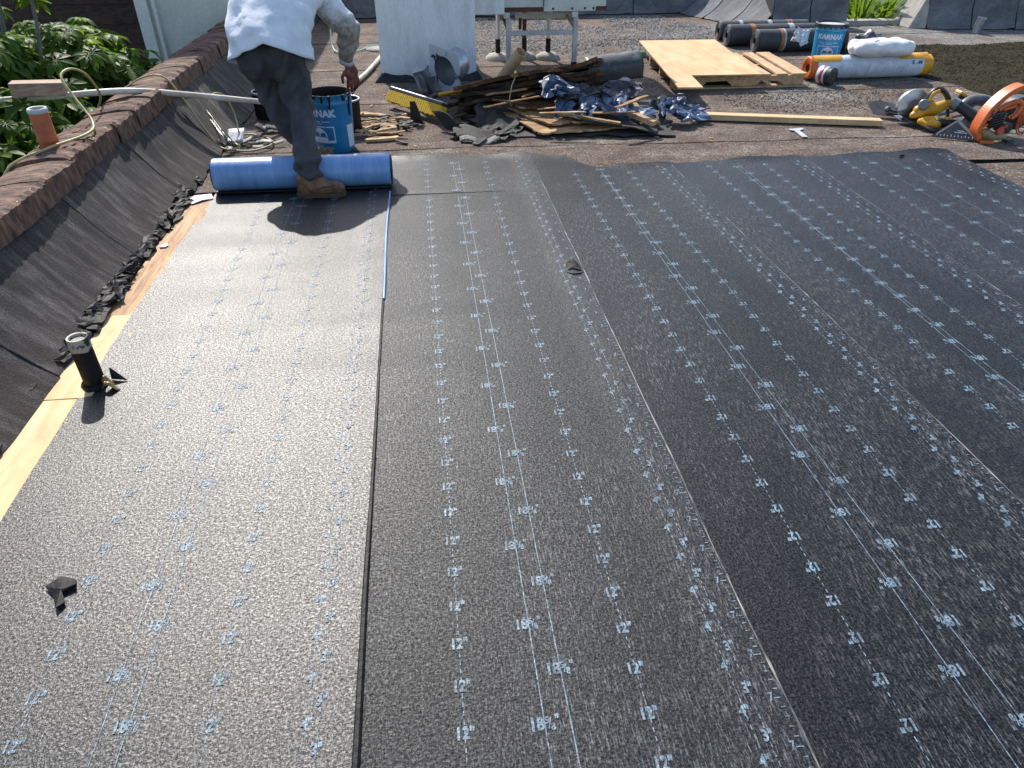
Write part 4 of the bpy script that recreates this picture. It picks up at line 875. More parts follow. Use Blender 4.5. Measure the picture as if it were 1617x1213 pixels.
def bez(pts, n=60):
    pts = [Vector(p) for p in pts]; out = []; k = len(pts)
    for i in range(k-1):
        p0, p1, p2, p3 = pts[max(i-1, 0)], pts[i], pts[i+1], pts[min(i+2, k-1)]
        m = max(2, n//(k-1))
        for q in range(m):
            t = q/m; out.append(0.5*((2*p1)+(p2-p0)*t+(2*p0-5*p1+4*p2-p3)*t*t+(3*p1-p0-3*p2+p3)*t**3))
    out.append(pts[-1]); return out
def cord(name, pts, r, mat, label, cat='cord', n=90, group=None):
    b = MB(); b.tube(bez(pts, n), r, 8); return tag(b.build(name, mat, smooth=True), label, cat, group)
cord('pvc_pole', [(-2.95, 4.57, .425), (-2.6, 4.61, .435), (-2.2, 4.66, .445), (-1.80, 4.735, .450), (-1.55, 5.08, .345), (-1.16, 5.50, .19), (-.85, 5.83, .07)], .0185, m_pvc, 'long dirty white plastic pole lying over the tiled coping', 'pole')
cord('pvc_pole', [(-.70, 6.55, .022), (-.56, 7.3, .022), (-.46, 8.05, .022)], .021, m_pvc, 'white plastic pole on the roof beside the white chimney', 'pole')
b = MB(); b.bar((-2.365, 4.59, .508), (-2.10, 4.645, .497), .10, .072); tag(b.build('wood_block', m_wood_dark, bevel=.004), 'short brown wood block balanced on the end of the white pole', 'wood block')
cord('yellow_cord', [(-1.99, 3.42, .30), (-1.93, 3.50, .40), (-1.80, 3.62, .44), (-1.70, 3.83, .445), (-1.73, 4.0, .46), (-1.83, 4.12, .55), (-1.90, 4.2, .64), (-1.88, 4.3, .66), (-1.86, 4.42, .60), (-1.90, 4.6, .46), (-1.98, 4.7, .36)], .0065, m_cord, 'pale yellow cord looping up beside the orange clay pipe')
cord('yellow_cord', [(-2.02, 4.95, .30), (-1.92, 5.05, .40), (-1.80, 5.12, .455), (-1.68, 5.12, .44), (-1.575, 5.10, .27), (-1.50, 5.06, .14), (-1.42, 5.02, .03), (-1.32, 4.97, .012), (-1.18, 4.95, .012), (-1.08, 5.04, .02), (-1.12, 5.2, .014), (-1.26, 5.34, .012), (-1.34, 5.30, .016), (-1.30, 5.2, .012), (-1.16, 5.18, .016)], .0062, m_cord, 'yellow cord hanging down the parapet to a tangle by the scrap metal', n=160)
cord('yellow_cord', [(-1.28, 5.02, .014), (-1.36, 5.12, .05), (-1.48, 5.22, .20), (-1.47, 5.30, .29), (-1.40, 5.34, .28), (-1.34, 5.28, .17), (-1.30, 5.12, .04), (-1.30, 5.02, .012), (-1.36, 4.98, .012)], .0060, m_cord, 'upright loop of yellow cord leaning on the parapet')
cord('green_cord', [(-1.02, 8.9, .3), (-1.0, 8.6, .05), (-.9, 8.4, .01), (-.72, 8.5, .01), (-.6, 8.75, .01), (-.50, 8.8, .01), (-.2, 8.9, .01), (.1, 8.85, .01)], .008, m_greencord, 'thin pale green cord trailing across the roof behind the arm')
b = MB(); b.lathe([(.135, 0.0), (.13, .010), (.09, .022), (0, .026)], (-.50, 8.62, 0), 24, wob=.15); tag(b.build('roof_patch', m_conc, smooth=True), 'round pale cement patch on the roof beside the white chimney', 'patch')
b = MB(); b.tube([(-1.14, 10.95, .03), (-1.13, 10.5, .16), (-1.12, 10.2, .22)], [.12, .13, .12], 16); 
tag(b.build('felt_upstand_corner', m_pan2, smooth=True, angle=50), 'rolled grey felt corner standing behind the arm', 'felt')

# scrap flashing by the parapet foot
def plate(name, fn, mat, label, nu=8, nv=4, th=.003, cat='scrap metal', group=None, smooth=True):
    b = MB(); b.grid(fn, nu, nv); o = b.build(name, mat, smooth=smooth); s = o.modifiers.new('thick', 'SOLIDIFY'); s.thickness = th
    return tag(o, label, cat, group)
plate('flashing_strip', lambda u, v: (-1.60+.20*u+.04*v, 5.46-.36*u-.05*v, .155-.115*u+.05*abs(v-.5)), m_flash, 'long folded metal flashing leaning on the parapet foot')
plate('flashing_strip', lambda u, v: (-1.40+.13*u, 5.12-.06*u+.14*v, .015+.06*v+.02*u), m_galv, 'short pale metal flashing lying against the folded strip')
plate('flashing_strip', lambda u, v: (-1.55+.16*u+.03*v, 5.25-.24*u-.02*v, .03-.02*u+.03*v), m_darksteel, 'dark narrow flashing under the folded strip')
rg = random.Random(31)
for k in range(9):
    x, y = rg.uniform(-1.36, -1.02), rg.uniform(4.98, 5.5); a = rg.uniform(-.5, .5); L = rg.uniform(.10, .26); wd = rg.uniform(.03, .06); z = rg.uniform(.004, .03); sd = rg.random()*9
    plate('scrap_strip', lambda u, v: (x+L*(u-.5)*math.cos(a)-wd*(v-.5)*math.sin(a), y+L*(u-.5)*math.sin(a)+wd*(v-.5)*math.cos(a), z+.015*math.sin(u*3+sd)+.012*v), (m_edge, m_conc, m_tarpaper)[k % 3], 'crooked grey scrap strip in the cord tangle by the parapet', 6, 2, .003, 'scrap', 'scrap strips in the cord tangle')
# ================================================================== CHIMNEY, STAND, UNIT
t = thing('white_chimney', 'white rendered chimney block with tarred foot behind the broom', 'chimney', (.02, 7.3, 0))
b = MB(); b.slab(lambda u, v: (-.408+.866*u+.004*fbm(u*3, v*4, 1), 7.03+.008*fbm(u*4, v*5, 2), -.01+1.7*v), 16, 26, (0, .58, 0)); b.build('shaft', m_whitep, t, smooth=True, angle=40)
b = MB()
def skirt(u, v):
    a = u*4; k = int(min(3.999, a)); q = a-k; C = [(-.408, 7.61), (-.408, 7.025), (.46, 7.025), (.46, 7.61), (-.408, 7.61)]
    x = C[k][0]+(C[k+1][0]-C[k][0])*q; y = C[k][1]+(C[k+1][1]-C[k][1])*q
    cx, cy = .026, 7.32; e = (0.055+.02*fbm(x*6, y*6, 1))*(1-v)+.006
    return (x+e*(1 if x > cx else -1)*min(1, abs(x-cx)/.42), y+e*(1 if y > cy else -1)*min(1, abs(y-cy)/.28), -.002+v*(.055+.035*fbm(x*7, y*7, 4)))
b.grid(skirt, 96, 4); b.build('tarred_foot', m_tarpaper, t)
b = MB(); b.box((.60, 7.42, 1.0), (.29, .34, 1.0)); b.build('side_duct', m_whitep, t, bevel=.006)

t = thing('unit_stand', 'bare aluminium stand with crossbar carrying the rusty metal unit', 'stand', (1.1, 7.6, 0))
for x in (.79, 1.43):
    b = MB(); b.box((x, 7.34, .23), (.045, .045, .46)); b.build('leg', m_alu, t, bevel=.004)
    b = MB(); b.box((x, 7.34, .035), (.049, .049, .07)); b.build('tarred_shoe', m_tar, t)
    b = MB(); b.bar((x-.02, 7.28, .487), (x-.02, 8.15, .487), .055, .05); b.build('bearer', m_alu, t, bevel=.003)
    b = MB(); b.bar((x-.02, 7.90, .46), (x, 7.36, .36), .04, .02); b.build('bracket', m_darksteel if x < 1 else m_alu, t, bevel=.003)
b = MB(); b.bar((.812, 7.34, .33), (1.407, 7.34, .33), .03, .04); b.build('crossbar', m_alu, t, bevel=.003)
b = MB(); b.bar((.90, 7.72, .425), (1.40, 7.72, .425), .05, .05); b.build('rail', m_ac, t, bevel=.004)
for k, (x, y) in enumerate(((.745, 7.93), (1.02, 7.95), (1.265, 7.92))):
    b = MB(); b.cyl((x, y, .16), (x, y, .47), .022, n=14); b.build('post', (m_alu, m_rust, m_ac)[k], t, smooth=True, angle=40)
    b = MB(); b.cyl((x, y, .05), (x, y, .19), .0255, n=14); b.build('tarred_sleeve', m_tar, t, smooth=True, angle=40)
    b = MB(); b.lathe([(.125, -.004), (.118, .025), (.085, .05), (.045, .06), (0, .062)], (x, y, 0), 28, wob=.12); b.build('pitch_pan', m_conc, t, smooth=True)
b = MB(); b.box((.945, 7.70, .36), (.03, .03, .10)); b.build('switch_box', m_darksteel, t, bevel=.003)
t = thing('metal_unit', 'grey enamelled metal unit with rusty bottom edge on the stand', 'air conditioner', (1.2, 7.7, .515))
b = MB(); b.box((1.20, 7.72, .93), (1.0, .86, .80)); b.build('casing', m_ac, t, bevel=.01)
for x0, x1, m in ((.695, 1.11, m_rust), (1.114, 1.60, m_ac), (1.604, 1.705, m_rust)):
    b = MB(); b.box(((x0+x1)/2, 7.285, .535), (x1-x0, .012, .035)); b.build('base_rail', m, t)
b = MB(); b.box((1.112, 7.284, .75), (.008, .01, .38)); b.build('panel_joint', m_darksteel, t)
for k, x in enumerate((.76, .90, 1.02, 1.2, 1.38, 1.50, 1.58)):
    b = MB(); b.lathe([(0, .006), (.009, .004), (.011, 0)], (x, 7.279, .538), 10, axis=(0, -1, 0)); b.build('screw', m_rust, t)

# ================================================================== VENT HOOD
t = thing('vent_flange', 'square galvanised vent flange with a round opening leaning by the chimney', 'vent', (.16, 6.42, 0))
fm = Matrix.Translation((.155, 6.42, .19)) @ Matrix.Rotation(R(-40), 4, 'Z') @ Matrix.Rotation(R(10), 4, 'Y') @ Matrix.Rotation(R(14), 4, 'X') @ Matrix.Scale(1.18, 4)
n = 40; r = .095; vs = []; fs = []
for k in range(n):
    a = 2*math.pi*k/n; c, s = math.cos(a), math.sin(a); m_ = max(abs(c)/.135, abs(s)/.165)
    vs += [(r*c, -.0, r*1.12*s), (c/m_, 0.0, s/m_)]
fs = [(2*k, 2*k+1, (2*k+3) % (2*n), (2*k+2) % (2*n)) for k in range(n)]
b = MB(); b.add(vs, fs); b.xf(fm); o = b.build('flange_plate', m_tarmetal, t); s_ = o.modifiers.new('thick', 'SOLIDIFY'); s_.thickness = .004
b = MB(); b.lathe([(r, 0), (r*.98, .16), (r*.94, .17), (r*.9, .16), (r*.95, .01)], (0, 0, 0), 36, axis=(0, 1, 0)); b.v = [(x, y, z*1.12) for x, y, z in b.v]; b.xf(fm); b.build('collar', m_galv, t, smooth=True, angle=40)
b = MB(); b.lathe([(r*.95, .15), (0, .152)], (0, 0, 0), 30, axis=(0, 1, 0)); b.v = [(x, y, z*1.12) for x, y, z in b.v]; b.xf(fm); b.build('damper', m_galv, t)
t = thing('bent_duct_piece', 'crumpled grey sheet metal duct piece beside the vent flange', 'scrap metal', (-.02, 6.6, 0))
for q in (((-.10, 6.62, .20), (.02, 6.55, .22), (.04, 6.56, .02), (-.09, 6.60, .05)), ((-.10, 6.62, .20), (-.12, 6.50, .16), (-.05, 6.44, .02), (-.09, 6.60, .05)), ((-.02, 6.50, .12), (.07, 6.48, .14), (.05, 6.42, .01), (0.0, 6.40, .02)), ((-.10, 6.62, .20), (.02, 6.55, .22), (-.02, 6.47, .19), (-.12, 6.50, .16))):
    b = MB(); b.add(q, [(0, 1, 2, 3)]); o = b.build('metal_flap', m_galv if q[0][2] > .15 else m_darksteel, t); s_ = o.modifiers.new('thick', 'SOLIDIFY'); s_.thickness = .003

# ================================================================== BROOM
t = thing('push_broom', 'push broom with yellow bristles tipped on its side near the debris pile', 'broom', (-.09, 5.85, 0))
A, B = Vector((-.285, 6.10, .118)), Vector((.115, 5.56, .112)); ax = (B-A).normalized(); bd = Vector((-.22, -.45, -.87)); bd = (bd-ax*bd.dot(ax)).normalized(); sdn = ax.cross(bd)
b = MB(); b.v = []; 
def br_box(a0, a1, d0, d1, w0, w1):
    pts = [A+ax*s+bd*d+sdn*ww for s, d, ww in ((a0, d0, -w0), (a1, d0, -w0), (a1, d0, w0), (a0, d0, w0), (a0, d1, -w1), (a1, d1, -w1), (a1, d1, w1), (a0, d1, w1))]
    return pts, [(3, 2, 1, 0), (4, 5, 6, 7), (0, 1, 5, 4), (1, 2, 6, 5), (2, 3, 7, 6), (3, 0, 4, 7)]
L = (B-A).length
b.add(*br_box(-.005, L+.005, -.022, .0, .030, .032)); b.build('block', m_black, t, bevel=.004)
b = MB(); b.add(*br_box(.0, L, -.028, -.0225, .022, .026)); b.build('block_cap', m_alu, t, bevel=.002)
rg = random.Random(8); bb = MB(); nb = 26
for i in range(nb):
    for j in range(4):
        s = L*(i+.5)/nb; w0 = -.024+.016*j; e = rg.uniform(-.006, .006)
        pts = [A+ax*(s+q*(L/nb*.40 if d == 0 else L/nb*.43))+bd*(.001 if d == 0 else .088+e)+sdn*(w0*(1 if d == 0 else 1.22)+ww*(.0075 if d == 0 else .0095)) for d in (0, 1) for q, ww in ((-1, -1), (1, -1), (1, 1), (-1, 1))]
        bb.add(pts, [(3, 2, 1, 0), (4, 5, 6, 7), (0, 1, 5, 4), (1, 2, 6, 5), (2, 3, 7, 6), (3, 0, 4, 7)])
bb.build('bristles', m_bristle, t)
C = (A+B)/2+sdn*.02+Vector((.03, .02, .0))
b = MB(); b.tube([(.005, 5.86, .10), (.07, 5.93, .115)], .020, 12); b.build('socket', m_black, t, smooth=True, angle=40)
b = MB(); b.tube([(.05, 5.91, .112), (.40, 6.12, .115)], .0155, 12); b.build('handle', m_yellow, t, smooth=True, angle=40)
b = MB(); b.bar((.14, 5.66, .10), (.16, 5.99, .09), .02, .014); b.build('brace', m_black, t)

# ================================================================== DEBRIS PILE
def sheet(name, c, th, mat, label, seed, amp=.02, jag=.02, nu=22, nv=14, cat='board', group=None):
    c = [Vector(p) for p in c]
    def f(u, v):
        e = jag*(fbm(u*9, v*9, seed)+.5*mnoise.noise((u*34, v*34, seed))); uu = min(1, max(0, u)); 
        p = c[0].lerp(c[1], uu).lerp(c[3].lerp(c[2], uu), v)
        d1 = (c[1]-c[0]).normalized(); d2 = (c[3]-c[0]).normalized()
        if u in (0, 1): p += d1*e
        if v in (0, 1): p += d2*e
        return p+Vector((0, 0, amp*fbm(u*2, v*2, seed+3)))
    b = MB(); b.slab(f, nu, nv, th); return tag(b.build(name, mat), label, cat, group)
sheet('tar_sheet', ((.42, 5.12, .012), (1.72, 4.98, .012), (1.9, 5.95, .03), (.40, 5.9, .03)), .008, m_tarpaper, 'flat torn tar sheet lying beneath the whole debris pile', 1, .012, .05, cat='tar sheet')
sheet('rotten_board', ((.78, 5.05, .035), (1.66, 5.14, .055), (1.55, 6.1, .11), (.36, 5.86, .10)), .014, m_rotlight, 'pale split plywood at the bottom front of the debris pile', 2, .018, .02)
sheet('rotten_board', ((.84, 5.14, .075), (1.30, 5.20, .085), (1.45, 6.15, .15), (.42, 5.80, .13)), .013, m_rotlight, 'second split plywood, on the pale one at the pile front', 3, .018, .025)
sheet('rotten_board', ((.66, 5.40, .13), (1.18, 5.42, .14), (1.5, 6.2, .19), (.40, 6.0, .15)), .013, m_rot, 'brown rotten plywood in the middle of the debris pile', 4, .018, .03)
for k in range(6):
    z = -.036*k; dx = (.0, .05, -.03, .08, .02, -.05)[k]; dy = (.0, .03, -.04, .02, -.05, .05)[k]
    sheet('rotten_board', ((.20+dx, 5.72+dy, .215+z*.75), (1.24+dx*.6, 5.46+dy, .455+z), (1.58, 6.25, .25+z*.7), (.44, 6.42, 0.06+z*.15)), .030, (m_rot, m_rotdark, m_rotdark, m_rot, m_rotdark, m_rotdark)[k],
          ('uppermost rotten plywood sloping up the debris pile', 'second rotten plywood from the top of the debris pile', 'third rotten plywood from the top of the debris pile', 'fourth rotten plywood from the top of the debris pile', 'fifth rotten plywood from the top of the debris pile', 'sixth rotten plywood from the top of the debris pile')[k], 10+k, .030, .045)
sheet('tar_sheet', ((1.02, 5.13, .12), (1.60, 4.98, .025), (1.70, 5.40, .05), (1.15, 5.5, .15)), .010, m_tarpaper, 'dark tar sheet sagging off the right of the debris pile', 21, .02, .03, cat='tar sheet')
sheet('tar_sheet', ((.34, 5.30, .03), (.62, 5.18, .03), (.72, 5.6, .12), (.36, 5.72, .12)), .009, m_tarpaper, 'dark tar sheet propped at the left foot of the debris pile', 23, .05, .07, cat='tar sheet')
# offcut of membrane folded over the top, with its core
t = thing('membrane_offcut', 'grey membrane offcut draped over the top of the debris pile', 'membrane sheet', (1.42, 5.72, .3))
def drape(u, v):
    r_ = .135; base = Vector((1.17, 5.64, .285)).lerp(Vector((1.61, 5.74, .305)), u)
    p = base+Vector((0.02*v, -r_*math.sin(R(118)*v)*1.1, r_*math.cos(R(118)*v*.72)))
    if v > .75: p.z -= .05*(v-.75)/.25
    return p+Vector((0, 0, .006*fbm(u*4, v*3, 2)))
b = MB(); b.grid(drape, 14, 14); o = b.build('fold', pm('offcut_film', (0.040, 0.043, 0.048), (0.022, 0.024, 0.028), 16, 0.5, 0.001, 140), t, smooth=True); s_ = o.modifiers.new('thick', 'SOLIDIFY'); s_.thickness = .004
b = MB()
for q, (u, v) in enumerate(((.35, .55), (.55, .45), (.72, .62), (.45, .75), (.8, .35), (.25, .4))):
    p = drape(u, v); b.add([(p.x+x*1.0, p.y-.004, p.z+.004+y*1.0) for x, y, _ in glyph('12"', .034, .0006)[0]], glyph('12"', .034, .0006)[1])
stuff(b.build('printed_marks', m_print, t))
m_green = pm('green_core', (0.02, 0.16, 0.04), (0.015, .11, .03), 9, .5)
b = MB(); b.lathe([(.020, .0), (.026, 0), (.026, .12), (.020, .12), (.020, 0)], (1.55, 5.72, .40), 18, axis=(1, .2, .05)); b.build('core_tube', m_green, t, smooth=True, angle=40)
t = thing('cardboard_tube', 'open beige cardboard tube sticking up behind the debris pile', 'tube', (.66, 6.2, .1))
d_ = Vector((.45, -.50, .74)).normalized(); b = MB(); b.lathe([(.046, 0), (.046, .34), (.041, .34), (.041, 0)], (.60, 6.22, .14), 28, axis=tuple(d_)); b.build('wall', m_card, t, smooth=True, angle=40)
b = MB(); b.lathe([(.041, .24), (0, .24)], (.60, 6.22, .14), 24, axis=tuple(d_)); b.build('bore_shade', m_black, t)  # black disc put in as the shade inside the open tube

def crumple(name, c, s, mat, label, seed, cat='film', group=None, n=20, parent=None, th=.0015):
    c = Vector(c); b = MB()
    def f(u, v):
        o = Vector((mnoise.noise((u*3.1, v*3.1, seed)), mnoise.noise((u*3.1, v*3.1, seed+17)), mnoise.noise((u*3.1, v*3.1, seed+31))))
        o2 = Vector((mnoise.noise((u*9, v*9, seed+3)), mnoise.noise((u*9, v*9, seed+23)), mnoise.noise((u*9, v*9, seed+37))))
        q = Vector((u-.5, v-.5, 0))*.8+o*.75+o2*.22
        p = Vector((c.x+s[0]*q.x, c.y+s[1]*q.y, c.z+s[2]*(.5*q.z+.35*q.y+.5))); p.z = max(p.z, .004); return p
    b.grid(f, n, n); o = b.build(name, mat, parent); sd_ = o.modifiers.new('thick', 'SOLIDIFY'); sd_.thickness = th
    return o if parent else tag(o, label, cat, group)
G = 'crumpled release film on the debris pile'
crumple('crumpled_film', (.92, 5.36, .17), (.20, .16, .20), m_bluefilm, 'blue release film caught under the top of the debris pile', 1, group=G)
crumple('crumpled_film', (.99, 5.28, .04), (.13, .14, .20), m_bluefilm, 'blue film hanging down the front of the debris pile', 2, group=G)
crumple('crumpled_film', (1.15, 5.28, .08), (.16, .16, .17), m_bluefilm, 'blue film wad in the middle of the pile, by the splintered lath', 3, group=G)
crumple('crumpled_film', (1.33, 5.26, .09), (.22, .18, .17), m_bluefilm, 'blue film wad next to the lumber offcut', 4, group=G)
crumple('crumpled_film', (1.50, 5.24, .05), (.20, .16, .12), m_bluefilm, 'blue film lying over the sagging tar sheet', 5, group=G)
crumple('black_film_wad', (1.06, 5.40, .15), (.22, .16, .18), m_blackfilm, 'black wad of film between the blue crumples on the pile', 6)
crumple('black_film_wad', (1.40, 5.38, .14), (.24, .16, .16), m_blackfilm, 'black wad of film beneath the pink plastic on the pile', 7)
crumple('pink_plastic_bag', (1.47, 5.46, .16), (.13, .13, .16), m_pink, 'pinkish crumpled plastic bag on the right of the debris pile', 8, 'bag')
t = thing('film_bundle', 'tied bundle of blue and black film beside the long lumber', 'film', (1.85, 5.38, 0))
for k, (c, s, m) in enumerate((((1.78, 5.40, .02), (.18, .18, .19), m_blackfilm), ((1.80, 5.34, .03), (.19, .17, .20), m_bluefilm), ((1.86, 5.28, .01), (.15, .13, .13), m_bluefilm), ((1.96, 5.36, .01), (.20, .13, .12), m_bluefilm))):
    crumple('crumple', c, s, m, '', 40+k, parent=t)
b = MB(); b.bar((1.36, 5.30, .135), (1.58, 5.03, .085), .05, .034); tag(b.build('lumber_offcut', m_pallet, bevel=.002), 'short lumber offcut resting on the sagging tar sheet', 'lumber')
b = MB(); b.bar((.92, 5.22, .125), (1.34, 5.06, .085), .03, .016); tag(b.build('splintered_lath', m_rotlight), 'splintered lath lying on the tar sheet at the pile front', 'lath')
b = MB(); b.bar((1.42, 6.02, .16), (1.72, 5.93, .15), .09, .02); tag(b.build('rotten_offcut', m_rotdark), 'dark rotten offcut jutting out behind the pink bag', 'board')
cord('bent_wire', [(.66, 5.62, .30), (.62, 5.55, .24), (.60, 5.5, .16), (.61, 5.48, .12)], .0038, m_card, 'bent pale strip hanging from the debris pile', 'strip', 30)
plate('torn_felt', lambda u, v: (.02+.26*u+.10*v, 5.44-.30*u-.12*v, .012+.10*(1-u)*(1-v)+.05*math.sin(u*4)*(1-v)), m_tarpaper, 'curled black felt piece in front of the broom', 10, 6, .006, 'felt')
plate('torn_felt', lambda u, v: (.16+.30*u, 5.06+.16*v+.04*math.sin(u*7), .012+.035*v+.015*math.sin(u*5)), m_tarpaper, 'grey torn felt flap at the left foot of the debris pile', 10, 6, .006, 'felt')
plate('torn_felt', lambda u, v: (.20+.28*u, 4.98+.07*v+.03*math.sin(u*6+1), .010+.015*v+.012*math.sin(u*8)), m_rollend, 'pale grey felt strip in front of the torn felt flap', 10, 3, .005, 'felt')
plate('metal_flap', lambda u, v: (-.17+(.10*u+.03)*(1-.6*v)+.02*v, 5.58-.10*u*(1-v)-.02*v, .006+.15*v), m_tarpaper, 'upright pointed grey flap leaning on the broom bristles', 6, 6, .003, 'scrap')

# wood chips and tar scraps by the pail
rg = random.Random(77)
def chip(x, y, L, wd, th, a, mat, label, group, name='wood_chip', cat='chip', z=0.0, tilt=0.0):
    n = 5; sd = rg.random()*40; b = MB()
    b.slab(lambda u, v: (x+L*(u-.5)*math.cos(a)-wd*(v-.5)*math.sin(a)*(1-.5*abs(u-.5))+.1*L*mnoise.noise((u*3, v*3, sd)), y+L*(u-.5)*math.sin(a)+wd*(v-.5)*math.cos(a)*(1-.5*abs(u-.5)), z+th+tilt*L*u+.25*wd*abs(fbm(u*2, v*2, sd))), n, 2, th)
    return tag(b.build(name, mat), label, cat, group)
for k in range(44):
    x, y = rg.gauss(-.36, .10), rg.gauss(5.42, .17)
    if x < -.50 and y < 5.2: x = -.42
    chip(x, y, rg.uniform(.04, .15), rg.uniform(.012, .04), rg.uniform(.005, .012), rg.uniform(-.8, .8), m_chip if k % 2 else m_rotlight, 'splintered wood chip scattered beside the open pail', 'wood chips beside the open pail', z=rg.uniform(0, .02), tilt=rg.uniform(-.06, .15))
for k in range(34):
    x, y = rg.gauss(-.30, .12), rg.gauss(5.50, .15)
    chip(x, y, rg.uniform(.04, .12), rg.uniform(.02, .05), rg.uniform(.004, .01), rg.uniform(-1.2, 1.2), m_tar if k % 3 else m_tarpaper, 'black tar scrap scattered beside the open pail', 'tar scraps beside the open pail', 'tar_scrap', 'scrap', rg.uniform(0, .02), rg.uniform(-.1, .2))
for k in range(20):
    chip(rg.uniform(.12, .78), rg.uniform(4.98, 5.55), rg.uniform(.05, .17), rg.uniform(.03, .08), rg.uniform(.005, .01), rg.uniform(-1.2, 1.2), (m_tar, m_tarpaper, m_rotdark, m_tarpaper)[k % 4], 'torn dark tar scrap at the foot of the debris pile', 'tar scraps at the foot of the debris pile', 'tar_scrap', 'scrap', rg.uniform(0, .03), rg.uniform(-.05, .25))
for k in range(16):
    chip(rg.uniform(.45, 1.5), rg.uniform(5.1, 5.7), rg.uniform(.15, .45), rg.uniform(.012, .035), .008, rg.uniform(-.5, .6), (m_rotlight, m_rot, m_chip)[k % 3], 'splintered sliver stuck out of the debris pile', 'slivers in the debris pile', 'wood_sliver', 'sliver', rg.uniform(.09, .20), rg.uniform(.0, .2))
chip(-.42, 5.80, .26, .05, .012, -.35, m_chip, 'longest pale wood splinter, lying behind the open pail', None, 'wood_splinter', 'splinter')
chip(-.34, 5.12, .22, .05, .018, .15, m_chip, 'thick pale splinter in front of the wood chips', None, 'wood_splinter', 'splinter')
for k in range(40):
    x, y = rg.choice(((rg.uniform(-.5, .3), rg.uniform(5.9, 6.6)), (rg.uniform(.1, .4), rg.uniform(5.2, 5.9)), (rg.uniform(1.5, 2.0), rg.uniform(5.0, 6.0)), (rg.uniform(-.2, 3.2), rg.uniform(4.8, 5.2)), (rg.uniform(2.8, 3.4), rg.uniform(5.6, 6.2))))
    chip(x, y, rg.uniform(.02, .06), rg.uniform(.006, .014), .004, rg.uniform(-1.5, 1.5), m_chip, 'tiny pale wood splinter loose on the roof', 'loose splinters on the roof')

# ================================================================== PALLET AND LUMBER
t = thing('pallet', 'wooden pallet with one side left uncovered by the plywood', 'pallet', (2.74, 6.9, 0))
def prism_x(pts, y0, y1):
    n = len(pts); b = MB(); b.add([(p[0], y0, p[1]) for p in pts]+[(p[0], y1, p[1]) for p in pts], [tuple(range(n)), tuple(reversed(range(n, 2*n)))]+[(k, n+k, n+(k+1) % n, (k+1) % n) for k in range(n)]); return b
for y in (6.40, 6.86, 7.32):
    e = (y-6.4)*.07; pts = [(2.12+e, .016), (2.40+e, .016), (2.44+e, .055), (2.62+e, .06), (2.68+e, .016), (2.90+e, .016), (2.94+e, .055), (3.10+e, .05), (3.15+e, .016), (3.33+e, .016), (3.33+e, .095), (2.12+e, .095)]
    b = prism_x(pts, y, y+.038); b.f = [f for f in b.f]; o = b.build('stringer', m_pallet, t)
for k in range(8):
    x = 2.17+k*.158; w_ = .10 if k != 7 else .135; sd = k*3.1
    b = MB(); b.slab(lambda u, v: (x+w_*(u-.5)+.07*v*.95+.003*mnoise.noise((v*8, sd, 0)), 6.385+.99*v, .112+.003*fbm(u, v*3, sd)), 3, 12, .016); b.build('deck_board', m_pallet, t)
for y in (6.40, 6.86, 7.30):
    b = MB(); b.box((2.745+(y-6.4)*.07, y+.02, .007), (1.2, .09, .013)); b.build('bottom_board', m_pallet, t)
b = MB(); b.poly([(2.26, 8.05), (3.08, 8.03), (2.885, 6.31), (2.27, 6.33), (2.22, 5.88), (2.02, 5.90)], .012, .117)
tag(b.build('plywood_sheet', m_plynewx, bevel=.0015), 'clean plywood sheet with a notched corner lying on the pallet', 'plywood')
b = MB(); b.bar((2.01, 5.44, .0245), (3.33, 5.10, .0245), .085, .041, 0); o = tag(b.build('lumber', m_pine, bevel=.003), 'long pale pine lumber lying on the roof', 'lumber')

# ================================================================== ROLLS, BAGS
def felt_roll(x0, x1, y, r, label, bands, dy=0.0, z=0.0):
    t = thing('felt_roll', label, 'roll', ((x0+x1)/2, y, 0), 'black felt rolls by the back parapet'); L = math.hypot(x1-x0, dy); ax = ((x1-x0), dy, 0)
    b = MB(); b.lathe([(.03, .004), (r-.006, 0), (r, .006)]+[(r*(1+.004*math.sin(k*2.0)), .006+(L-.012)*k/12) for k in range(1, 12)]+[(r, L-.006), (r-.006, L), (.03, L-.004)], (x0, y-dy/2, r+z), 40, axis=ax, wob=.012, seed=y); b.build('felt', m_rollblack, t, smooth=True, angle=40)
    spiral_end(x0-.002, y-dy/2, r+z, .03, r-.004, 7, -1, m_rollend, t)
    for s, wd, m in bands:
        b = MB(); b.lathe([(r-.001, s), (r+.0025, s+.001), (r+.0025, s+wd-.001), (r-.001, s+wd)], (x0, y-dy/2, r+z), 40, axis=ax, wob=.012, seed=y); b.build('paper_band', m, t, smooth=True, angle=40)
felt_roll(3.53, 4.53, 8.02, .110, 'black felt roll with one orange and one white band, in front', [(.245, .035, m_bandO), (.282, .02, m_bandW), (.80, .04, m_bandW)])
felt_roll(3.36, 4.36, 8.40, .108, 'black felt roll with wide orange band, between two others', [(.24, .055, m_bandO), (.68, .06, m_bandW)])
felt_roll(3.40, 4.45, 8.78, .10, 'black felt roll with two thin orange bands, at the back', [(.22, .04, m_bandW), (.56, .05, m_bandW), (.80, .02, m_bandO), (.835, .02, m_bandO)])
crumple('white_plastic_tie', (3.84, 7.62, .08), (.16, .10, .24), m_bag, 'white knotted plastic hanging between felt roll and closed pail', 61, 'plastic')
t = thing('wrapped_roll', 'membrane roll in white wrapper with orange ends under the white bag', 'roll', (4.05, 6.68, 0)); WR = .098
def wprof(s0, s1, r, n=8): return [(r*(1+.012*math.sin(k*2.7+s0*9)), s0+(s1-s0)*k/n) for k in range(n+1)]
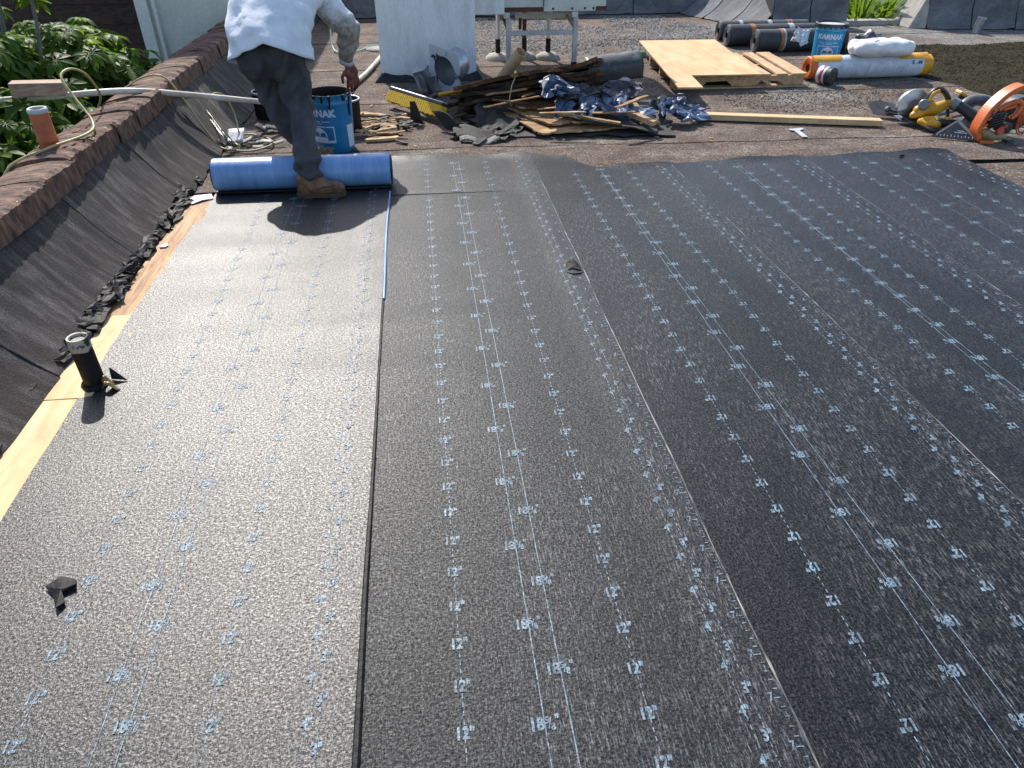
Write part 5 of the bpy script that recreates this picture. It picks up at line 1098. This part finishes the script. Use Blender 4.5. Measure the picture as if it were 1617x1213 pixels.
b = MB(); b.lathe([(.035, .012), (.07, .004), (WR-.004, 0)]+wprof(.006, .06, WR, 3), (3.47, 6.66, WR), 40, axis=(1, .03, 0), wob=.02); b.build('end_wrap', m_orange, t, smooth=True)
b = MB(); b.lathe(wprof(.06, 1.10, WR+.001, 16), (3.47, 6.66, WR), 40, axis=(1, .03, 0), wob=.02); b.build('wrapper', m_wrapW, t, smooth=True)
b = MB(); b.lathe(wprof(1.10, 1.14, WR+.0006, 2)+[(WR*1.05, 1.16), (WR*.8, 1.18), (WR*.9, 1.20)], (3.47, 6.66, WR), 28, axis=(1, .03, 0), wob=.16); b.build('twisted_end', m_wrapY, t, smooth=True)
def on_roll(x, a, e=.004): return Vector((3.47+x, 6.66+.03*x, WR))+Vector((0, -math.cos(a), math.sin(a)))*(WR*1.03+e)
def roll_patch(x0, x1, a0, a1, mat, name, e=.002, slant=0.0):
    b = MB(); b.grid(lambda u, v: tuple(on_roll(x0+(x1-x0)*u+slant*(1-v), a0+(a1-a0)*v, e)), 12, 8); return b.build(name, mat, t, smooth=True)
roll_patch(.06, .33, R(38), R(120), m_wrapY, 'orange_panel', slant=-.05); roll_patch(.86, 1.10, R(42), R(120), m_wrapY, 'orange_panel')
rg = random.Random(9)
b = MB()
for k in range(30):
    x = .27+.023*k+rg.uniform(-.004, .004)
    if x > .95 or k % 9 == 5: continue
    a1_ = rg.uniform(40, 66); b.grid(lambda u, v: tuple(on_roll(x+.0045*u-.03*(1-v), R(-32)+R(a1_)*v, .0035)), 1, 6)
b.build('fine_print', m_bandW, t)
b = MB()
for k, (x, a, s) in enumerate(((.99, 22, 'S'), (1.025, 19, '-'), (1.06, 21, 'W'))):
    b.add([tuple(on_roll(x+p[0], R(a)+p[1]/WR, .0045)) for p in glyph(s, .045, .001)[0]], glyph(s, .045, .001)[1])
b.build('lot_print', m_black, t)
t = thing('tape_roll', 'small roll with red and white wrapper before the wrapped roll', 'roll', (3.58, 6.44, 0)); ax = Vector((.45, -.80, 0.0)).normalized(); c0 = Vector((3.53, 6.50, .075))
b = MB(); b.lathe([(.03, 0), (.072, 0), (.075, .004), (.075, .08)], tuple(c0), 36, axis=tuple(ax)); b.build('wrapper', m_wrapW, t, smooth=True, angle=40)
b = MB(); b.lathe([(.0755, .03), (.0765, .031), (.0765, .058), (.0755, .06)], tuple(c0), 36, axis=tuple(ax)); b.build('red_stripe', m_red, t, smooth=True)
b = MB(); b.lathe([(.075, .08), (.074, .125), (.070, .128), (.024, .126), (.022, .10)], tuple(c0), 36, axis=tuple(ax)); b.build('black_tape', m_black, t, smooth=True, angle=40)
b = MB(); b.lathe([(.022, .06), (.022, .129), (.017, .129), (.017, .06)], tuple(c0), 20, axis=tuple(ax)); b.build('core', m_rollend, t, smooth=True, angle=40)
b = blob([('e', (4.13, 6.66, .262), (.29, .15, .072), None), ((3.93, 6.60, .258), (4.36, 6.60, .258), .068, .066), ((3.93, 6.72, .262), (4.36, 6.72, .262), .068, .066), ((3.89, 6.66, .25), (4.42, 6.66, .25), .055, .055)], .014, 4, lambda c: .008*fbm(c.x*7, c.y*7, c.z*7)+.005*math.sin(c.x*36+6*mnoise.noise(c*5)))
t = thing('white_bag', 'full white plastic sack lying on the wrapped roll', 'bag', (4.13, 6.66, .18)); b.build('sack', m_bag, t, smooth=True)
b = MB(); b.grid(lambda u, v: (4.02+.05*u, 6.605+.03*v, .338+.006*v), 3, 2); b.build('red_mark', m_pink, t)
b = blob([((4.50, 7.62, .02), (4.56, 7.6, .17), .07, .085), ((4.56, 7.6, .17), (4.66, 7.58, .20), .08, .04), ((4.52, 7.58, .08), (4.46, 7.6, .20), .07, .03)], .014, 2, lambda c: .016*math.sin(c.x*40+c.z*30+5*mnoise.noise(c*9))+.01*fbm(c.x*14, c.y*14, c.z*14))
tag(b.build('grey_rubbish_bag', m_greybag, smooth=True), 'crumpled grey and black plastic bag behind the white sack', 'bag')
b = MB(); b.lathe([(0, 0), (.055, 0), (.058, .01), (.058, .07), (.05, .08), (0, .08)], (5.08, 8.22, -.003), 20); tag(b.build('small_tin', m_tarmetal, smooth=True, angle=40), 'small grey tin standing on the roof beyond the white sack', 'tin')
b = MB(); b.lathe([(.048, -.01), (.048, .15), (.052, .155), (.052, .17), (.042, .17), (.042, .05)], (6.72, 8.92, 0), 24, axis=(.12, -.1, 1)); tag(b.build('pipe_stub', m_galv, smooth=True, angle=40), 'short galvanised pipe stub before the grey parapet', 'pipe')
# ================================================================== POWER TOOLS
t = thing('circular_saw', 'yellow and black cordless circular saw with grey blade guard', 'saw', (3.68, 5.14, 0))
gc = Vector((3.60, 5.17, .115)); gn = Vector((-.25, -1, .15)).normalized(); gu = Vector((1, -.25, 0)); gu = (gu-gn*gu.dot(gn)).normalized(); gv = gn.cross(gu); gv = gv if gv.z > 0 else -gv
def disc(c, r0, r1, a0, a1, th, nn=28, squash=1.0):
    b = MB(); vs = []
    for k in range(nn+1):
        a = a0+(a1-a0)*k/nn; d = gu*math.cos(a)+gv*math.sin(a)*squash
        vs += [c+d*r0-gn*th/2, c+d*r1-gn*th/2, c+d*r1+gn*th/2, c+d*r0+gn*th/2]
    fs = [(4*k+q, 4*k+(q+1) % 4, 4*k+4+(q+1) % 4, 4*k+4+q) for k in range(nn) for q in range(4)]+[(0, 1, 2, 3), tuple(4*nn+q for q in (3, 2, 1, 0))]
    b.add(vs, fs); return b
disc(gc, .0, .112, R(20), R(215), .045).build('upper_guard', m_greyp, t, bevel=.004)
disc(gc, .045, .118, R(70), R(200), .050).build('guard_rim', m_steel, t, bevel=.003)
disc(gc, .0, .095, 0, R(360), .002, 36).build('blade', m_steel, t)
blob([((3.585, 5.08, .105), (3.70, 5.06, .115), .040, .046), ((3.70, 5.06, .115), (3.785, 5.06, .155), .046, .032), ((3.64, 5.07, .12), (3.66, 5.07, .165), .036, .022), ((3.55, 5.07, .075), (3.60, 5.06, .085), .026, .03)], .007, 3).build('motor_housing', m_yellow, t, smooth=True)
b = MB(); b.lathe([(0, .0), (.032, 0), (.036, .006), (.036, .055), (.030, .062), (0, .062)], (3.60, 5.06, .145), 24, axis=(-.5, -.75, .35)); b.build('motor_cap', m_greyp, t, smooth=True, angle=40)
b = MB(); b.tube(bez([(3.625, 5.07, .165), (3.645, 5.075, .225), (3.69, 5.08, .252), (3.745, 5.08, .232), (3.785, 5.07, .185), (3.79, 5.065, .155)], 30), .019, 12); b.build('rear_handle', m_black, t, smooth=True)
b = MB(); b.tube(bez([(3.63, 5.058, .175), (3.648, 5.06, .225), (3.69, 5.062, .245)], 12), .0145, 10); b.build('handle_inlay', m_yellow, t, smooth=True)
bm_ = Matrix.Rotation(R(28), 3, 'Y')
b = MB(); b.box((3.845, 5.06, .165), (.075, .075, .11), bm_); b.build('battery', m_black, t, bevel=.010)
b = MB(); b.box((3.865, 5.055, .222), (.068, .072, .022), bm_); b.build('battery_cap', m_yellow, t, bevel=.006)
b = MB(); b.bar((3.80, 5.06, .115), (3.80, 5.02, .035), .02, .02); b.build('lever', m_darksteel, t, bevel=.003)
b = MB(); b.slab(lambda u, v: (3.52+.28*u, 5.02+.16*v, .035+.02*v), 2, 2, .004); b.build('shoe_plate', m_darksteel, t)
b = MB(); b.lathe([(0, 0), (.022, .002), (.024, .012), (.010, .02), (0, .02)], (3.49, 5.30, .06), 12, axis=(-.6, -.4, .6)); b.build('depth_knob', m_black, t)
b = MB(); b.bar((3.49, 5.30, .06), (3.56, 5.24, .05), .016, .016); b.build('knob_arm', m_black, t)
t = thing('angle_grinder', 'yellow and black angle grinder lying before the circular saw', 'grinder', (3.66, 4.93, 0))
blob([((3.555, 4.98, .055), (3.585, 4.94, .045), .020, .024), ((3.585, 4.94, .045), (3.65, 4.92, .045), .026, .032), ((3.555, 4.98, .055), (3.60, 4.985, .070), .020, .020), ((3.60, 4.985, .07), (3.655, 4.955, .065), .022, .030)], .006, 3).build('gear_housing', m_yellow, t, smooth=True)
blob([((3.66, 4.93, .055), (3.80, 4.90, .050), .034, .030), ((3.80, 4.90, .05), (3.86, 4.89, .045), .03, .028)], .007, 2).build('grip', m_black, t, smooth=True)
b = MB(); b.box((3.72, 4.91, .088), (.045, .03, .016), Matrix.Rotation(R(-15), 3, 'Z')); b.build('switch', m_yellow, t, bevel=.004)
b = MB(); b.tube([(3.575, 4.935, .03), (3.61, 4.875, .014), (3.66, 4.85, .012)], [.018, .014, .010], 10); b.build('side_handle', m_black, t, smooth=True)
b = MB(); b.lathe([(0, 0), (.05, 0), (.052, .004), (.05, .008), (.015, .012), (0, .012)], (3.83, 4.84, .075), 28, axis=(-.35, -.85, .30)); b.build('grinding_disc', m_greyp, t, smooth=True, angle=40)
t = thing('steel_scraper', 'wide dark steel scraper blade lying by the end of the lumber', 'scraper', (3.54, 5.22, 0))
b = MB(); b.slab(lambda u, v: (3.40+.32*u+.05*v*u, 5.45-.10*u-.34*v*(.35+.65*u)*(1-.25*u), .085-.06*v+.012*math.sin(u*6)*(1-v)), 10, 5, .003); b.build('blade', m_darksteel, t, smooth=True, angle=30)
b = MB(); b.slab(lambda u, v: (3.49+.25*u, 5.11-.02*u+.10*v, .030+.012*v), 3, 3, .003); b.build('folded_edge', m_steel, t)
b = MB(); b.tube([(3.68, 5.14, .03), (3.84, 5.22, .03), (4.3, 5.45, .03)], .014, 10); b.build('handle', m_black, t, smooth=True)
# speed square
t = thing('speed_square', 'black triangular speed square propped against the grinder', 'square', (3.68, 4.74, 0))
a_, b_, c_ = Vector((3.525, 4.775, .006)), Vector((3.80, 4.62, .006)), Vector((3.715, 4.80, .112))
nn_ = (b_-a_).cross(c_-a_).normalized(); ce = (a_+b_+c_)/3
for nm, p, q, wd, m in (('fence', a_, b_, .030, m_black), ('ruler_edge', b_, c_, .020, m_greyp), ('long_edge', a_, c_, .014, m_greyp)):
    ii = (ce-(p+q)/2); ii = (ii-(q-p).normalized()*ii.dot((q-p).normalized())).normalized(); bb = MB()
    v4 = [p, q, q+ii*wd-(q-p).normalized()*wd*.8, p+ii*wd+(q-p).normalized()*wd*.8]; bb.add(v4+[x-nn_*.005 for x in v4], [(0, 1, 2, 3), (7, 6, 5, 4), (0, 4, 5, 1), (1, 5, 6, 2), (2, 6, 7, 3), (3, 7, 4, 0)]); bb.build(nm, m, t)
bb = MB(); k_ = .80; v4 = [ce+(x-ce)*k_-nn_*.001 for x in (a_, b_, c_)]; bb.add(v4+[x-nn_*.003 for x in v4], [(0, 1, 2), (5, 4, 3), (0, 3, 4, 1), (1, 4, 5, 2), (2, 5, 3, 0)]); bb.build('web', m_black, t)
bb = MB()
for k in range(11):
    p = a_.lerp(b_, .12+.07*k); ii = (c_-(a_+b_)/2).normalized(); e = (b_-a_).normalized(); p = p+ii*.012+nn_*.001; L = .012 if k % 2 else .018
    bb.add([p, p+e*.003, p+e*.003+ii*L, p+ii*L], [(0, 1, 2, 3)])
e = (b_-a_).normalized(); p = a_.lerp(b_, .55)+ii*.048+nn_*.001
for w0, w1, h0 in ((-.03, .05, 0), (-.01, .03, .014)): bb.add([p+e*w0+ii*h0, p+e*w1+ii*h0, p+e*w1+ii*(h0+.004), p+e*w0+ii*(h0+.004)], [(0, 1, 2, 3)])
bb.build('scale_marks', m_white, t)
# blower / orange engine tool
t = thing('engine_blower', 'orange engine blower with black motor and tan fuel tank', 'blower', (3.95, 4.68, 0))
arc = bez([(3.785, 4.64, .012), (3.765, 4.645, .07), (3.778, 4.65, .135), (3.812, 4.66, .205), (3.868, 4.67, .268), (3.935, 4.68, .318), (4.01, 4.69, .345), (4.05, 4.69, .338)], 36)
b = MB(); vs = []
for k, p in enumerate(arc):
    q = arc[min(k+1, len(arc)-1)]-arc[max(k-1, 0)]; q.normalize(); o_ = Vector((-q.z, 0, q.x)); o_.normalize(); wv = .012
    vs += [p+Vector((0, -.02, 0))+o_*wv, p+Vector((0, .07, 0))+o_*wv, p+Vector((0, .07, 0))-o_*wv, p+Vector((0, -.02, 0))-o_*.022]
b.add(vs, [(4*k+a, 4*k+(a+1) % 4, 4*k+4+(a+1) % 4, 4*k+4+a) for k in range(len(arc)-1) for a in range(4)]+[(0, 1, 2, 3), tuple(4*(len(arc)-1)+q for q in (3, 2, 1, 0))]); b.build('frame_shroud', m_orange, t, bevel=.005)
b = MB()
for k in (6, 9, 12, 15): p = arc[k]; b.box(tuple(p+Vector((.02, -.028, -.008))), (.03, .014, .010), Matrix.Rotation(R(-40), 3, 'Y'))
b.build('shroud_ribs', m_orange, t, bevel=.002)
b = MB(); b.tube(bez([(3.875, 4.66, .20), (3.92, 4.64, .245), (3.98, 4.635, .262), (4.02, 4.64, .235), (3.995, 4.63, .18), (3.965, 4.63, .155)], 24), [.016]*6+[.020]*8+[.018]*11 if False else .018, 10); b.build('grip_handle', m_orange, t, smooth=True)
b = MB(); b.box((3.945, 4.66, .222), (.09, .05, .022), Matrix.Rotation(R(-14), 3, 'Y')); b.build('grip_web', m_orange, t, bevel=.006)
b = MB(); b.box((3.875, 4.69, .145), (.11, .12, .10), Matrix.Rotation(R(-12), 3, 'Y')); b.build('engine_block', m_black, t, bevel=.014)
for k in range(5):
    b = MB(); b.box((3.87+.002*k, 4.622, .105+.018*k), (.10, .016, .006), Matrix.Rotation(R(-12), 3, 'Y')); b.build('cooling_fin', m_darksteel, t)
b = MB(); b.box((3.975, 4.68, .085), (.075, .10, .07)); b.build('air_filter', m_black, t, bevel=.014)
b = MB(); b.lathe([(0, 0), (.024, .0), (.026, .006), (.024, .024), (0, .026)], (3.90, 4.615, .075), 20, axis=(-.1, -1, .25)); b.build('fuel_cap', m_red, t, smooth=True, angle=40)
b = MB(); b.box((3.935, 4.635, .095), (.06, .03, .016), Matrix.Rotation(R(-10), 3, 'Y')); b.build('choke_lever', m_red, t, bevel=.003)
blob([((3.825, 4.64, .055), (3.87, 4.63, .035), .036, .032), ((3.87, 4.63, .035), (3.97, 4.64, .030), .030, .024)], .007, 3).build('fuel_tank', m_tan, t, smooth=True)
b = MB(); b.box((3.82, 4.59, .010), (.085, .05, .020), R(-20)); b.build('foot', m_orange, t, bevel=.005)
b = MB(); b.box((4.0, 4.62, .008), (.06, .05, .016), R(10)); b.build('foot', m_darksteel, t, bevel=.004)
for k in range(13):          # fan grille
    a = R(-60)+R(150)*k/12; b = MB(); b.tube([(4.02+.055*q*math.cos(a)+.06, 4.645-.02*math.sin(q*2), .165+.12*q*math.sin(a)) for q in np.linspace(.2, 1, 6)], .0042, 6); b.build('grille_rib', m_orange, t)
for r_ in (.35, .6, .85, 1.0):
    b = MB(); b.tube([(4.08+.058*r_*math.cos(a), 4.645-.02*math.sin(r_*2)-.002, .165+.125*r_*math.sin(a)) for a in np.linspace(-math.pi, math.pi, 30)], .0045, 6, False); b.build('grille_ring', m_orange, t)
b = MB(); b.lathe([(0, 0), (.10, 0), (.11, .02), (.11, .10), (.0, .11)], (4.08, 4.80, .165), 32, axis=(0, -1, 0)); b.build('fan_housing', m_darksteel, t, smooth=True, angle=40)
b = MB(); b.tube([(3.83, 4.80, .12), (3.775, 4.86, .165), (3.735, 4.90, .19)], [.040, .034, .032], 18); b.build('outlet_tube', m_black, t, smooth=True, angle=40)
b = MB(); b.tube([(3.745, 4.89, .185), (3.715, 4.92, .202)], [.037, .035], 18); b.build('outlet_ring', m_greyp, t, smooth=True, angle=40)
b = MB(); b.tube(bez([(3.80, 4.93, .14), (3.86, 4.95, .185), (3.95, 4.95, .20), (4.05, 4.93, .17)], 16), .040, 14); b.build('intake_elbow', m_greybag, t, smooth=True)

# ================================================================== VEGETATION
def whorl_mesh(seed, name='leaf', size=.13, nl=9):
    """one compound umbrella leaf: drooping leaflets round a stalk"""
    rg = random.Random(seed); b = MB()
    b.tube([(0, 0, -.16), (0, 0, -.05), (0, 0, 0)], [.003, .0028, .0025], 4)
    for k in range(nl):
        a = 2*math.pi*k/nl+rg.uniform(-.15, .15); L = size*rg.uniform(.8, 1.12); W = L*.17; dr = rg.uniform(.45, 1.15)
        c, s = math.cos(a), math.sin(a); rows = []
        for q, (t_, w_) in enumerate(((.0, .05), (.18, .10), (.40, .85), (.65, 1.0), (.87, .62), (1.0, .05))):
            rr = L*(t_-.20*dr*t_*t_); z = L*(.16*t_-.62*dr*t_*t_); ww = W*w_
            rows += [(c*rr-s*ww, s*rr+c*ww, z+ww*.25), (c*rr, s*rr, z-ww*.1), (c*rr+s*ww, s*rr-c*ww, z+ww*.25)]
        b.add(rows, [(3*q+e, 3*q+e+1, 3*q+e+4, 3*q+e+3) for q in range(5) for e in (0, 1)])
    return b.mesh(name, m_leaf, smooth=True)
LM = [whorl_mesh(k, size=.125+.012*(k % 3)) for k in range(7)]
tree = thing('umbrella_tree', 'bushy umbrella tree with drooping leaf whorls outside the parapet', 'tree', (-3.0, 5.6, -3.6))
lobes = [((-2.55, 4.75, .12), (.45, .75, .42)), ((-2.75, 5.7, .25), (.62, .8, .40)), ((-2.45, 6.3, .10), (.36, .75, .30)), ((-3.3, 5.6, .30), (.6, .9, .45)), ((-2.62, 4.2, -.12), (.42, .6, .38)), ((-3.2, 4.6, .25), (.5, .7, .45)), ((-3.05, 6.9, .22), (.5, .6, .35)), ((-2.25, 5.2, -.10), (.20, .7, .25)), ((-2.9, 5.2, .55), (.28, .4, .22)), ((-3.0, 5.0, .60), (.40, .5, .25)), ((-2.5, 5.9, .42), (.30, .5, .22))]
rg = random.Random(12)
stems = MB()
stems.tube([(-3.0, 5.6, -3.6), (-3.05, 5.5, -1.8), (-2.95, 5.4, -.6)], [.11, .09, .06], 10)
for c, r_ in lobes: stems.tube(bez([(-2.95, 5.4, -.7), ((-2.95+c[0])/2, (5.4+c[1])/2, -.35), c], 10), [.035-.0025*k for k in range(len(bez([(0, 0, 0), (1, 0, 0), (2, 0, 0)], 10)))], 6)
stems.tube(bez([(-2.9, 5.6, .1), (-2.86, 5.75, .7), (-2.85, 5.9, 1.3)], 10), .016, 6); stems.tube(bez([(-2.6, 5.2, .1), (-2.55, 5.5, .6), (-2.6, 5.8, 1.2)], 10), .013, 6)
stems.build('trunk', m_bark, tree, smooth=True)
def spot(inner):
    c, r_ = rg.choice(lobes); a = rg.uniform(0, 6.283); z = rg.uniform(-.45, 1); q = math.sqrt(max(0, 1-z*z)); f_ = rg.uniform(.45, .88) if inner else rg.uniform(.9, 1.08)
    return Vector((c[0]+r_[0]*q*math.cos(a)*f_, c[1]+r_[1]*q*math.sin(a)*f_, c[2]+r_[2]*z*f_)), Vector((q*math.cos(a), q*math.sin(a), z))
cnt = 0
while cnt < 290:
    p, n_ = spot(False)
    if p.x > -2.02 or n_.y > .75: continue
    o = bpy.data.objects.new('leaf', LM[cnt % 7]); COL.objects.link(o); o.parent = tree; o.location = p-tree.location
    tl = Vector((n_.x*.5, n_.y*.5-.15, 1)).normalized().to_track_quat('Z', 'Y'); o.rotation_euler = (tl @ Vector((0, 0, 1)).rotation_difference(Vector((0, 0, 1)))).to_euler(); o.rotation_euler.rotate_axis('Z', rg.uniform(0, 6.28)); s_ = rg.uniform(.8, 1.2); o.scale = (s_, s_, s_*rg.uniform(.8, 1.2)); cnt += 1
for k in range(10):          # topmost shoots against the brown wall
    o = bpy.data.objects.new('leaf', LM[k % 7]); COL.objects.link(o); o.parent = tree; o.location = Vector((-2.85+rg.uniform(-.22, .22), 5.85+rg.uniform(-.2, .2), .75+.06*k))-tree.location; o.rotation_euler = (rg.uniform(-.4, .4), rg.uniform(-.4, .4), rg.uniform(0, 6))
vv, ff = [], []
base = [(np.array([v.co[:] for v in m.vertices]), [tuple(p.vertices) for p in m.polygons]) for m in LM]
off = 0
for k in range(750):
    p, n_ = spot(True)
    if p.x > -2.1: continue
    V, F = base[k % 7]; e = Matrix.Rotation(rg.uniform(0, 6.28), 3, 'Z') @ Matrix.Rotation(rg.uniform(-.5, .5), 3, 'X'); A_ = np.array(e)
    vv.append(V @ A_.T*rg.uniform(.9, 1.3)+np.array(p-tree.location)); ff += [tuple(i+off for i in f) for f in F]; off += len(V)
b = MB(); b.v = [tuple(map(float, x)) for x in np.concatenate(vv)]; b.f = ff; stuff(b.build('crown', m_leaf, tree, smooth=True, world=False))

def strap_plant(loc, n, L, label, seed, spread=1.0):
    t = thing('strap_leaf_plant', label, 'plant', loc, 'strap leaved plants beyond the kerb'); rg = random.Random(seed)
    b = MB(); b.tube([(loc[0], loc[1], loc[2]), (loc[0]+.03, loc[1], loc[2]+L*.35)], [.03, .02], 7); b.build('stem', m_bark, t)
    for g in range(n):
        a = rg.uniform(0, 6.28); l_ = L*rg.uniform(.6, 1.1); el = rg.uniform(.5, 1.35); z0 = rg.uniform(.0, .4)*L; wd = rg.uniform(.018, .03); rows = []
        for q in range(8):
            u = q/7; r_ = l_*u*math.cos(el)*spread*(1+.25*u); z = z0+l_*(u*math.sin(el)-.62*u*u*math.cos(el)); w_ = wd*math.sin(math.pi*min(1, u*.93+.07))**.6
            c, s = math.cos(a), math.sin(a); rows += [(loc[0]+c*r_-s*w_, loc[1]+s*r_+c*w_, loc[2]+z+.3*w_), (loc[0]+c*r_, loc[1]+s*r_, loc[2]+z), (loc[0]+c*r_+s*w_, loc[1]+s*r_-c*w_, loc[2]+z+.3*w_)]
        bb = MB(); bb.add(rows, [(3*q+e, 3*q+e+1, 3*q+e+4, 3*q+e+3) for q in range(7) for e in (0, 1)]); bb.build('blade', m_blade, t, smooth=True)
for k, (x, y, z, n, L) in enumerate(((5.5, 10.15, -.50, 110, .85), (5.85, 10.1, -.5, 110, .85), (6.2, 10.15, -.5, 110, .9), (5.8, 11.0, -.4, 60, 1.0), (6.4, 11.2, -.4, 60, 1.0))):
    strap_plant((x, y, z), n, L, 'leafy green strap leaved plant growing beyond the low kerb', 90+k)
for k, (x, y) in enumerate(((5.3, 12.2), (6.2, 12.6), (7.2, 12.4))):
    strap_plant((x, y, -.9), 50, 1.5, 'leafy green strap leaved plant growing beyond the low kerb', 190+k)
